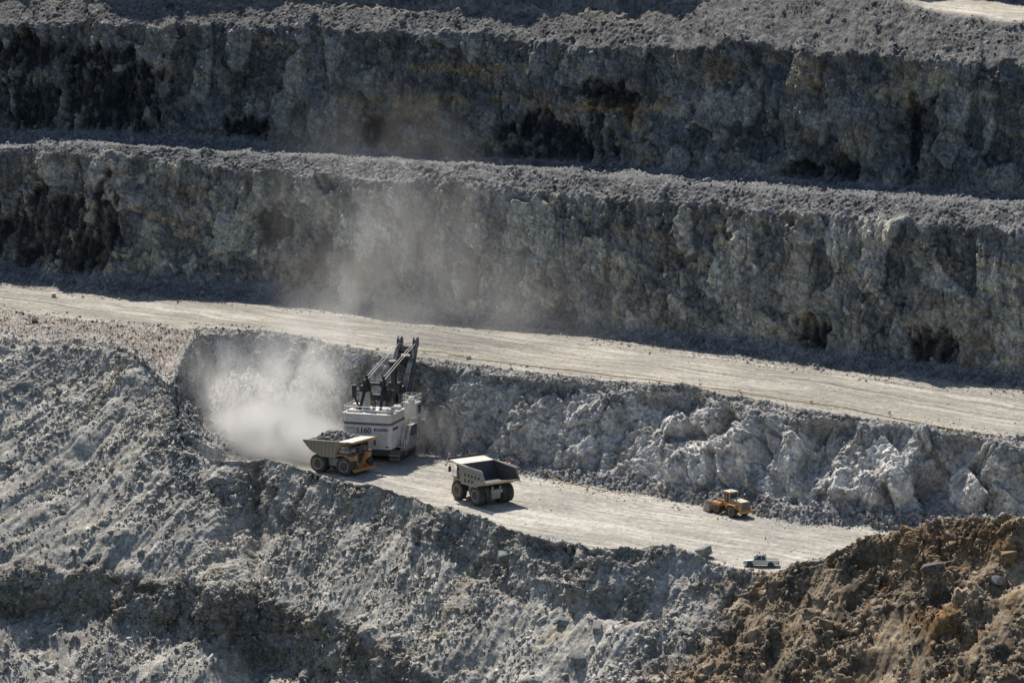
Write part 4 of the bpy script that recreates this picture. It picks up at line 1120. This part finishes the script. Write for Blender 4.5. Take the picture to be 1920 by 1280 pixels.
m.build('dipper', 'dark', SH)
m = MB()
for sd in (1, -1):
    for q in (.28, -.28): m.tube((-4.1, sd * 1.5 + q, gt + .95), (12.9, sd * 1.45 + q * .8, 17.0 + .9), .065, 6)
m.build('suspension_rope', 'rope', SH)
m = MB()
for sd in (1, -1):
    m.tube((14.05, sd * 1.3, 17.9), (8.4, sd * 1.2, 3.6), .055, 6); m.tube((14.0, sd * 1.6, 17.7), (8.5, sd * 1.4, 3.6), .055, 6)
m.build('hoist_rope', 'rope', SH)
# operator cab on its tower, right front, with walkways and stairs
MB().box(2.2, 4.4, -5.1, -2.9, 3.2, 6.1, .06).build('cab_tower', 'cream', SH)
m = MB(); m.box(1.0, 5.4, -6.2, -2.4, 6.1, 6.22); m.box(-2.2, 1.0, -5.9, -4.8, 6.1, 6.2); m.prism([(1.0, 6.1), (5.4, 6.1), (5.0, 5.2), (2.0, 5.2)], -5.7, -5.4); m.build('walkway', 'cream', SH)
m = MB(); m.box(1.9, 4.3, -5.3, -2.9, 6.22, 9.1, .06); m.box(1.75, 4.5, -5.45, -2.75, 9.1, 9.25, .03)
cab = m.build('operator_cab', 'white', SH)
m = MB(); m.box(4.28, 4.34, -5.1, -3.1, 7.2, 8.8); m.box(2.9, 4.15, -5.34, -5.28, 7.3, 8.75); m.build('window', 'glass', cab)
m = MB(); m.box(2.1, 2.85, -5.34, -5.29, 6.35, 8.5); m.build('door', 'cream', cab)
m = MB(); m.rail([(1.8, -5.4, 9.25), (4.4, -5.4, 9.25), (4.4, -2.8, 9.25), (1.8, -2.8, 9.25), (1.8, -5.4, 9.25)], 1.3, .05, .9); m.box(2.4, 3.4, -4.6, -3.6, 9.25, 10.1, .05)
m.build('railing', 'rail', cab)
m = MB(); m.rail([(-2.2, -5.85, 6.2), (1.0, -6.15, 6.2), (5.35, -6.15, 6.22), (5.35, -2.5, 6.22)], 1.1, .045, 1.0); m.rail([(1.0, -6.15, 6.2), (1.0, -5.0, 6.2)], 1.1, .045, 1.0); m.build('railing', 'rail', SH)
m = MB()
a, b = Vector((-1.6, -5.2, 6.15)), Vector((-4.6, -5.3, 3.1))
for q in (-.42, .42): m.bar(a + Vector((0, q, 0)), b + Vector((0, q, 0)), .08, .22); m.tube(a + Vector((0, q, 1.0)), b + Vector((0, q, 1.0)), .045, 6)
for k in range(12):
    pt = a.lerp(b, (k + .5) / 12); m.box(pt.x - .14, pt.x + .14, pt.y - .4, pt.y + .4, pt.z - .03, pt.z + .03)
for k in range(4):
    pt = a.lerp(b, k / 3)
    for q in (-.42, .42): m.tube(pt + Vector((0, q, 0)), pt + Vector((0, q, 1.0)), .04, 5)
m.build('stairs', 'rail', SH)
m = MB(); m.box(-6.0, 2.6, -5.9, -4.3, 3.0, 3.12); m.box(-3.6, 1.8, -5.3, -4.3, 2.0, 2.95, .05); m.build('lower_walkway', 'grey', SH)
m = MB(); m.rail([(-6.0, -5.85, 3.12), (2.6, -5.95, 3.12)], 1.1, .045, 1.1); m.build('railing', 'rail', SH)
m = MB(); m.box(-.6, 1.4, -5.6, -4.6, 4.2, 5.6, .06); m.tube((1.5, -5.2, 3.3), (1.5, -5.2, 5.9), .35, 12); m.build('side_gear', 'dark', SH)

# ------------------------------------------------------------------ wheel loader
p = place(1370, 964)
WL = empty('wheel_loader', (p.x, p.y, p.z), math.atan2(.80, -.60), 'yellow wheel loader parked with its bucket down by the rubble', 'wheel loader')
for x in (1.75, -1.75):
    for sd in (1, -1): wheel(WL, x, sd * 1.2, .95, .72, 'rimy', sd, 22, .04)
m = MB(); m.box(-3.3, -.2, -.55, .55, .75, 1.5, .05); m.box(.3, 2.3, -.5, .5, .7, 1.5, .05); m.tube((-1.75, -1.2, .95), (-1.75, 1.2, .95), .25, 10); m.tube((1.75, -1.2, .95), (1.75, 1.2, .95), .25, 10); m.build('chassis', 'dark', WL)
m = MB(); m.hull([(-3.6, -1.05, 1.25), (-3.6, 1.05, 1.25), (-.7, -1.05, 1.35), (-.7, 1.05, 1.35), (-3.5, -.9, 2.45), (-3.5, .9, 2.45), (-.7, -.95, 2.65), (-.7, .95, 2.65)])
for sd in (1, -1): m.prism([(-2.9, 1.6), (-2.6, 2.05), (-.95, 2.05), (-.6, 1.45), (-.75, 1.4), (-1.05, 1.92), (-2.5, 1.92), (-2.75, 1.55)], sd * 1.25 - .38, sd * 1.25 + .38)
m.build('engine_hood', 'yellow', WL)
MB().hull([(-3.42, -.86, 2.5), (-3.42, .86, 2.5), (-.75, -.9, 2.7), (-.75, .9, 2.7), (-3.42, -.8, 2.56), (-3.42, .8, 2.56), (-.75, -.84, 2.76), (-.75, .84, 2.76)]).build('hood_top', 'cream', WL)
m = MB(); m.hull([(-3.66, -.85, 1.45), (-3.66, .85, 1.45), (-3.57, -.75, 2.35), (-3.57, .75, 2.35), (-3.5, -.85, 1.45), (-3.5, .85, 1.45), (-3.45, -.75, 2.35), (-3.45, .75, 2.35)])
m.build('grille', 'dark', WL)
m = MB(); m.box(-3.95, -3.3, -1.25, 1.25, .8, 1.3, .08); m.build('counterweight', 'yellow', WL)
m = MB(); m.box(-.7, .85, -.85, .85, 1.4, 2.05, .04); m.box(-.85, 1.0, -.92, .92, 3.55, 3.72, .04)
for (x, y) in ((-.62, -.78), (-.62, .78), (.1, -.8), (.1, .8), (.72, -.66), (.72, .66)): m.bar((x, y, 2.0), (x, y, 3.58), .09, .09)
cab = m.build('cab', 'yellow', WL)
MB().box(-.58, .70, -.74, .74, 2.05, 3.55).build('window', 'glass', cab)
m = MB(); m.box(-.8, .95, -.88, .88, 3.723, 3.78, .02); m.build('cab_roof', 'cream', cab)
m = MB(); m.tube((-.5, .4, 3.78), (-.5, .4, 4.0), .07, 8); m.build('beacon', 'orange', cab)
m = MB(); m.hull([(.6, -.6, 1.4), (.6, .6, 1.4), (2.3, -.55, 1.3), (2.3, .55, 1.3), (.9, -.5, 2.15), (.9, .5, 2.15), (1.7, -.5, 2.2), (1.7, .5, 2.2)])
for sd in (1, -1): m.prism([(.9, 1.35), (1.0, 1.85), (2.6, 1.9), (2.75, 1.5), (2.5, 1.42), (1.4, 1.5)], sd * 1.22 - .36, sd * 1.22 + .36)
m.build('front_frame', 'yellow', WL)
m = MB()
for sd in (1, -1):
    m.prism([(1.2, 1.95), (1.35, 2.2), (2.6, 1.6), (3.5, .75), (3.5, .45), (3.2, .45), (2.4, 1.25)], sd * .72 - .1, sd * .72 + .1); m.tube((1.5, sd * .4, 1.3), (2.6, sd * .4, 1.35), .09, 8)
m.bar((1.5, 0, 2.25), (3.2, 0, 1.35), .22, .26); m.build('lift_arm', 'yellow', WL)
m = MB(); bk = [(3.3, .12), (4.75, .04), (4.75, .10), (3.75, .2), (3.45, .45), (3.4, 1.0), (3.75, 1.5), (3.65, 1.55), (3.2, 1.05), (3.15, .4)]
m.prism(bk, -1.7, 1.7)
for sd in (1, -1): m.prism([(3.25, .12), (4.7, .05), (4.4, .75), (3.7, 1.52), (3.2, 1.0)], sd * 1.68 - .05, sd * 1.68 + .05)
bkt = m.build('bucket', 'bucket', WL)
m = MB()
for k in range(6): m.box(3.3, 3.7, -1.4 + k * .5, -1.18 + k * .5, 1.52, 1.72)
m.build('spill_guard', 'yellow', bkt)
m = MB(); m.rail([(-3.3, 1.0, 1.9), (-1.0, 1.0, 2.05)], .9, .03, 1.0); m.tube((-2.2, .75, 2.6), (-2.2, .75, 3.25), .08, 8); m.build('exhaust', 'dark', WL)
m = MB()
for sd in (1, -1): MB().bar((.75, sd * .9, 3.3), (.95, sd * 1.3, 3.2), .04, .04).box(.9, .98, sd * 1.38 - .12, sd * 1.38 + .12, 2.95, 3.4, .02).build('mirror', 'black', WL)

# ------------------------------------------------------------------ pickup truck
p = place(1426, 1061)
PU = empty('pickup_truck', (p.x, p.y, p.z), math.radians(173), 'small silver double cab pickup driving by the rocky rim', 'pickup truck')
for x in (1.52, -1.5):
    for sd in (1, -1): wheel(PU, x, sd * .74, .39, .26, 'grey', sd, 18, .015)
def loft(secs):
    """sections (x, half width bottom, half width top, z0, z1, corner) joined to one skin"""
    b2 = bmesh.new(); rows = []
    for (x, w0, w1, z0, z1) in secs:
        zm = z0 + (z1 - z0) * .55
        rows.append([b2.verts.new(q) for q in ((x, -w0 * .92, z0), (x, -w0, z0 + .1), (x, -w0 * .99, zm), (x, -w1, z1 - .04), (x, -w1 * .9, z1), (x, w1 * .9, z1), (x, w1, z1 - .04), (x, w0 * .99, zm), (x, w0, z0 + .1), (x, w0 * .92, z0))])
    for a, b in zip(rows[:-1], rows[1:]):
        for k in range(10): b2.faces.new((a[k], a[(k + 1) % 10], b[(k + 1) % 10], b[k]))
    b2.faces.new(rows[0][::-1]); b2.faces.new(rows[-1])
    m = MB(); m._merge(b2); return m
m = loft([(2.52, .66, .6, .45, .72), (2.45, .82, .74, .36, .92), (2.2, .88, .8, .34, 1.0), (1.2, .90, .84, .36, 1.12), (.95, .90, .86, .36, 1.14), (-.78, .90, .86, .38, 1.13), (-.80, .90, .86, .42, 1.10), (-2.5, .88, .84, .46, 1.10), (-2.56, .84, .8, .5, 1.06)])
body = m.build('body', 'silver', PU)
m = MB(); m.box(-2.45, -.95, -.72, .72, 1.06, 1.104); m.build('cargo_bed', 'dark', body)
m = MB()
for x in (1.52, -1.5):
    for sd in (1, -1): MB().ring([(-.03, .47), (.03, .47)], x, sd * .89, .43, 24).build('wheel_arch', 'black', body)
m = MB(); m.hull([(1.02, -.78, 1.12), (1.02, .78, 1.12), (-.82, -.8, 1.12), (-.82, .8, 1.12), (.32, -.64, 1.70), (.32, .64, 1.70), (-.6, -.66, 1.71), (-.6, .66, 1.71)]); cabin = m.build('cabin', 'glass', PU)
m = MB(); m.hull([(.36, -.66, 1.685), (.36, .66, 1.685), (-.66, -.68, 1.685), (-.66, .68, 1.685), (.2, -.58, 1.77), (.2, .58, 1.77), (-.5, -.6, 1.78), (-.5, .6, 1.78)])
for sd in (1, -1):
    m.bar((1.0, sd * .785, 1.13), (.34, sd * .655, 1.7), .06, .08); m.bar((-.16, sd * .80, 1.13), (-.12, sd * .665, 1.7), .07, .12); m.bar((-.78, sd * .80, 1.13), (-.62, sd * .67, 1.7), .06, .16)
m.build('cabin_frame', 'silver', cabin)
m = MB(); m.box(.15, .21, -.3, -.24, 1.76, 2.02); m.box(.10, .26, -.34, -.2, 1.98, 2.06); m.build('antenna', 'black', PU)
m = MB(); m.tube((-.45, .3, 1.77), (-.45, .3, 1.95), .07, 10); m.build('beacon', 'orange', PU)
m = MB(); m.box(-2.58, -2.5, -.84, -.7, .8, 1.02); m.build('tail_light', 'red', PU); m = MB(); m.box(-2.58, -2.5, .7, .84, .8, 1.02); m.build('tail_light', 'red', PU)
for sd in (1, -1): MB().hull([(2.46, sd * .78, .78), (2.46, sd * .5, .78), (2.36, sd * .8, .92), (2.36, sd * .5, .94), (2.3, sd * .83, .8), (2.42, sd * .5, .9)]).build('headlight', 'white', PU)
for sd in (1, -1): MB().hull([(.85, sd * .9, 1.15), (.85, sd * 1.06, 1.15), (.95, sd * .9, 1.17), (.9, sd * 1.06, 1.32), (.85, sd * .92, 1.32), (.95, sd * 1.04, 1.2)]).build('mirror', 'silver', PU)
MB().box(-2.72, -2.56, -.8, .8, .42, .58, .03).build('rear_bumper', 'grey', PU)

# ------------------------------------------------------------------ cables and small things on the benches
def ground_path(pts, lift=.06, wob=.25, seed=3):
    out = []
    P3 = [place(*q) if q[2:] == () else None for q in pts]
    for a, b in zip(P3[:-1], P3[1:]):
        n = max(2, int((b - a).length / .8))
        for k in range(n):
            q = a.lerp(b, k / n); w_ = wob * float(perlin(np.float32(q.x / 4), np.float32(q.y / 4), np.float32(.5), seed))
            X, Y = q.x, q.y + w_; out.append((X, Y, surf(X, Y) + lift))
    return out
def place15(x, y):
    p = at(x, y, 15)
    for _ in range(4): p = at(x, y, surf(p.x, p.y))
    return p
def road_path(pts, lift=.06, wob=.3, seed=4):
    out = []; P3 = [at(*q, 14.7) for q in pts]
    for a, b in zip(P3[:-1], P3[1:]):
        n = max(2, int((b - a).length / .8))
        for k in range(n):
            q = a.lerp(b, k / n); w_ = wob * float(perlin(np.float32(q.x / 5), np.float32(q.y / 5), np.float32(.5), seed))
            X, Y = q.x, q.y + w_
            out.append((X, Y, surf(X, Y) + lift))
    return out
tag(MB().path(road_path([(782, 661), (830, 665), (858, 671), (882, 672)]), .075, 6).build('power_cable', 'cable'), 'short yellow cable lying on the road between boom and small white box', 'cable', 'yellow cables')
tag(MB().path(road_path([(840, 671), (900, 679), (1000, 690), (1100, 702), (1250, 719), (1340, 731), (1470, 751), (1520, 758), (1620, 770), (1665, 777), (1750, 787), (1850, 797), (1990, 812)]), .085, 6).build('power_cable', 'cable'), 'long yellow cable along the outer edge of the haul road', 'cable', 'yellow cables')
tag(MB().path(ground_path([(955, 886), (1000, 888), (1060, 905), (1130, 920), (1230, 929), (1290, 940), (1335, 951)]), .075, 6).build('power_cable', 'cable'), 'thin yellow cable winding over the pit floor towards the loader', 'cable', 'yellow cables')
def first_hit(x, y):
    j = int(np.clip(round((slope_m(x, y) - M[0]) / (M[1] - M[0])), 0, NC - 1))
    c = PD[:, j]; above = c[:, 2] >= H - c[:, 1] * TAN(y)
    k = int(np.argmax(above & (np.arange(NR) > 3)))
    return Vector(c[k])
def small(name, fn, x, y, mat, label, cat, road=True, rz=.4, sc_=.75):
    q = place15(x, y) if road else first_hit(x, y)
    o = empty(name, (q.x, q.y, q.z), rz, label, cat)
    fn(o); o.scale = (sc_, sc_, sc_); return o
def drum(o):
    m = MB(); m.ring([(-.45, .5), (-.4, .56), (0, .52), (.4, .56), (.45, .5)], 0, 0, 0, 18); b = m.build('barrel', 'wood', o); b.rotation_euler = (math.pi / 2, 0, 0); b.location = (0, 0, .45)
    MB().box(-.75, .75, -.75, .75, .92, 1.08, .03).build('lid', 'white', o)
small('barrel', drum, 101, 557, None, 'pale barrel with a white lid on the far left of the haul road', 'barrel')
def cbox(o):
    MB().box(-.5, .5, -.3, .3, .12, .75, .05).build('box', 'white', o); MB().box(-.55, .55, -.35, .35, .76, .82, .02).build('lid', 'grey', o); MB().box(-.6, .6, -.32, .32, 0, .12, .02).build('skid', 'dark', o)
small('junction_box', cbox, 879, 673, None, 'small white cable box at the end of the short yellow cable', 'cable box')
def stand(o, mat='lip'):
    m = MB()
    for a in range(3): m.tube((.5 * math.cos(a * 2.1), .5 * math.sin(a * 2.1), 0), (0, 0, .75), .06, 6)
    m.build('tripod', mat, o); MB().box(-.32, .32, -.1, .1, .66, .84, .03).build('saddle', 'yellow', o)
small('cable_stand', stand, 1521, 758, None, 'orange cable stand on the road edge above the pickup', 'cable stand')
def stand2(o):
    stand(o, 'wood'); MB().box(-.45, .45, -.3, .3, .85, 1.0, .03).build('tray', 'white', o)
small('cable_stand', stand2, 1668, 778, None, 'white topped cable stand on the road edge at the right', 'cable stand')
def reel(o):
    m = MB()
    for y in (-.5, .5): m.ring([(y - .05, .95), (y + .05, .95)], 0, 0, .95, 22)
    m.build('flange', 'orange', o); m = MB(); m.ring([(-.42, .6), (.42, .6)], 0, 0, .95, 18); m.build('cable_winding', 'cable', o)
small('cable_reel', reel, 953, 884, None, 'orange cable reel at the foot of the rock face behind the grey truck', 'cable reel', road=False, rz=1.1, sc_=.85)
def cone(o):
    m = MB(); m.tube((0, 0, .04), (0, 0, .75), .2, 12, .04); m.box(-.28, .28, -.28, .28, 0, .05, .01); m.build('cone', 'orange', o)
q = place(1435, 1010); o = MB().tube((0, 0, .05), (0, 0, .75), .2, 12, .04).box(-.28, .28, -.28, .28, 0, .055, .01).build('traffic_cone', 'orange'); o.location = q; o.scale = (.6, .6, .6)
tag(o, 'tiny orange cone on the pit floor between loader and pickup', 'cone')

# boulders one can point to
def boulder(x, y, size, seed, col, label, hint=None, sink=.25, z0=0):
    p = first_hit(x, y)
    r = np.random.default_rng(900 + seed); bm = bmesh.new()
    for a in (-1, 1):
        for b in (-1, 1):
            for c in (-1, 1): bm.verts.new(np.array((a * .95, b * .8, c * .62)) * r.uniform(.45, 1.0, 3))
    for k in range(4): bm.verts.new(np.array((.95, .8, .62)) * r.uniform(-1, 1, 3) * 1.05)
    bmesh.ops.convex_hull(bm, input=bm.verts)
    for vv in [q for q in bm.verts if not q.link_faces]: bm.verts.remove(vv)
    bmesh.ops.dissolve_limit(bm, angle_limit=.25, verts=bm.verts, edges=bm.edges)
    bmesh.ops.triangulate(bm, faces=bm.faces)
    bmesh.ops.bevel(bm, geom=bm.edges[:], offset=.035, segments=1, affect='EDGES')
    bmesh.ops.triangulate(bm, faces=bm.faces)
    bmesh.ops.subdivide_edges(bm, edges=bm.edges[:], cuts=2, use_grid_fill=True)
    co2 = np.array([v.co for v in bm.verts]); bm.verts.index_update()
    nrm = co2 / np.linalg.norm(co2, axis=1)[:, None]
    co2 = co2 + nrm * (.045 * fbm(co2[:, 0] * 3 + seed, co2[:, 1] * 3, co2[:, 2] * 3, 3, 77))[:, None]
    fa2 = np.array([[v.index for v in f.verts] for f in bm.faces if len(f.verts) == 3]); bm.free()
    rz = random.uniform(0, 6.28)
    c_, s_ = math.cos(rz), math.sin(rz)
    co2 = co2 * np.asarray(size)
    ty = random.uniform(-.45, .45); cy_, sy_ = math.cos(ty), math.sin(ty)
    co2 = np.stack([co2[:, 0] * cy_ + co2[:, 2] * sy_, co2[:, 1], co2[:, 2] * cy_ - co2[:, 0] * sy_], 1)
    co2 = np.stack([co2[:, 0] * c_ - co2[:, 1] * s_, co2[:, 0] * s_ + co2[:, 1] * c_, co2[:, 2]], 1)
    tc = np.clip(np.asarray(col) * (1 + .25 * fbm(co2[:, 0] * 2, co2[:, 1] * 2, co2[:, 2] * 2, 3, seed))[:, None], .02, .7)
    o = mesh_np('boulder', co2, fa2, MROCK, tc)
    o.location = (p.x, p.y, p.z + size[2] * (.62 - sink))
    tag(o, label, 'boulder', 'large boulders on the slopes')
    return o
G1 = (.22, .23, .225); G2 = (.30, .295, .28); BR = (.24, .18, .11)
boulder(1321, 1044, (1.5, 1.1, 1.6), 1, G1, 'grey boulder perched on the rim just left of the pickup', sink=.12)
boulder(1085, 1238, (1.9, 1.3, 1.1), 2, G1, 'long dark boulder low on the grey slope near bottom centre', z0=-25)
boulder(1120, 1180, (1.5, 1.0, 1.0), 3, G2, 'pale boulder resting just above the long dark boulder', z0=-18)
boulder(945, 1050, (2.2, 1.6, 1.4), 4, G1, 'wide grey boulder under the rim below the grey truck', z0=-6)
boulder(1055, 1172, (1.3, .9, 1.0), 5, G1, 'squat grey boulder alone on the pale centre slope', z0=-16)
boulder(165, 1056, (1.3, .9, .6), 6, G2, 'flat pale slab on the lip of the lowest shaded face', z0=-14)
boulder(1555, 1178, (1.7, 1.3, 1.2), 7, BR, 'brown boulder with a shaded side mid way down the brown hill', z0=-8)
boulder(1755, 1070, (1.8, 1.2, 1.2), 8, (.15, .14, .12), 'dark boulder high on the brown hillside', z0=4)
boulder(1890, 1055, (1.5, 1.4, 1.6), 9, (.25, .17, .10), 'rusty upright boulder at the right edge of the brown hill', z0=6)
boulder(1450, 1190, (1.6, 1.3, 1.1), 10, (.17, .155, .13), 'dark rounded boulder at the left foot of the brown hill', z0=-10)
boulder(1545, 1245, (2.2, .8, 1.1), 11, (.19, .16, .125), 'long narrow boulder leaning in the brown hill near the bottom edge', z0=-14)
boulder(65, 603, (1.3, .9, .7), 12, (.42, .38, .36), 'pale boulder on the rubble shelf below the barrel', z0=15)
boulder(1870, 1095, (1.4, 1.0, 1.1), 13, G2, 'grey boulder below the rusty upright boulder on the brown hill', z0=3)
boulder(355, 856, (1.3, .9, .7), 14, (.46, .44, .40), 'pale flat boulder where the bowl meets the slope', z0=1)

# ------------------------------------------------------------------ dust hanging in the air
def dust(name, x, y, Y, radii, dens, seed, thr=.42, soft=.4, scale=.16, rise=.72, col=(.985, .975, .955)):
    """an ellipsoid of drifting dust, cut up by noise"""
    bm = bmesh.new(); bmesh.ops.create_icosphere(bm, subdivisions=3, radius=1.0)
    me = bpy.data.meshes.new(name); bm.to_mesh(me); bm.free()
    o = bpy.data.objects.new(name, me); COL.objects.link(o)
    Xc = slope_m(x, y) * Y
    o.location = (Xc, Y, H - Y * float(TAN(y))); o.scale = radii
    o.rotation_euler = (0, 0, -ST)
    m = bpy.data.materials.new('drifting_dust'); m.use_nodes = True; nt = m.node_tree; nt.nodes.clear(); L = nt.links.new
    out = nt.nodes.new('ShaderNodeOutputMaterial'); pv = nt.nodes.new('ShaderNodeVolumePrincipled')
    pv.inputs['Color'].default_value = (*col, 1); pv.inputs['Anisotropy'].default_value = .3
    L(pv.outputs[0], out.inputs['Volume'])
    tc = nt.nodes.new('ShaderNodeTexCoord')
    ln = nt.nodes.new('ShaderNodeVectorMath'); ln.operation = 'LENGTH'; L(tc.outputs['Object'], ln.inputs[0])
    fo = nt.nodes.new('ShaderNodeMapRange'); fo.interpolation_type = 'SMOOTHSTEP'; fo.inputs[1].default_value = 1.0; fo.inputs[2].default_value = .15; fo.inputs[3].default_value = 0; fo.inputs[4].default_value = 1
    L(ln.outputs['Value'], fo.inputs[0])
    geo = nt.nodes.new('ShaderNodeNewGeometry')
    mp = nt.nodes.new('ShaderNodeMapping'); mp.inputs['Scale'].default_value = (1, 1, rise); mp.inputs['Location'].default_value = (seed * 7.3, seed * 3.1, seed); mp.inputs['Rotation'].default_value = (0, .45, 0)
    L(geo.outputs['Position'], mp.inputs[0])
    n = nt.nodes.new('ShaderNodeTexNoise'); n.inputs['Scale'].default_value = scale; n.inputs['Detail'].default_value = 6; n.inputs['Roughness'].default_value = .6; n.inputs['Distortion'].default_value = .7
    L(mp.outputs[0], n.inputs['Vector'])
    mr = nt.nodes.new('ShaderNodeMapRange'); mr.interpolation_type = 'SMOOTHSTEP'; mr.inputs[1].default_value = thr; mr.inputs[2].default_value = thr + soft; mr.inputs[3].default_value = 0; mr.inputs[4].default_value = 1
    L(n.outputs['Fac'], mr.inputs[0])
    mu = nt.nodes.new('ShaderNodeMath'); mu.operation = 'MULTIPLY'; L(fo.outputs[0], mu.inputs[0]); L(mr.outputs[0], mu.inputs[1])
    m2 = nt.nodes.new('ShaderNodeMath'); m2.operation = 'MULTIPLY'; m2.inputs[1].default_value = dens; L(mu.outputs[0], m2.inputs[0])
    L(m2.outputs[0], pv.inputs['Density'])
    me.materials.append(m)
    tag(o, kind='stuff')
    return o
dust('dust_cloud', 520, 822, 540, (20, 10, 7), .58, 1, .29, .28, .16)
dust('dust_cloud', 435, 752, 550, (21, 10, 14), .13, 2, .38, .26, .2)
dust('dust_cloud', 555, 735, 547, (15, 8, 16), .21, 3, .38, .26, .19)
dust('dust_cloud', 800, 815, 541, (12, 7, 7), .16, 4, .38, .3, .2)
dust('dust_cloud', 640, 620, 560, (22, 8, 17), .045, 7, .34, .34, .12)
dust('dust_cloud', 730, 450, 588, (42, 10, 34), .026, 5, .34, .36, .1)
dust('dust_cloud', 880, 570, 575, (46, 9, 16), .018, 6, .32, .34, .09)
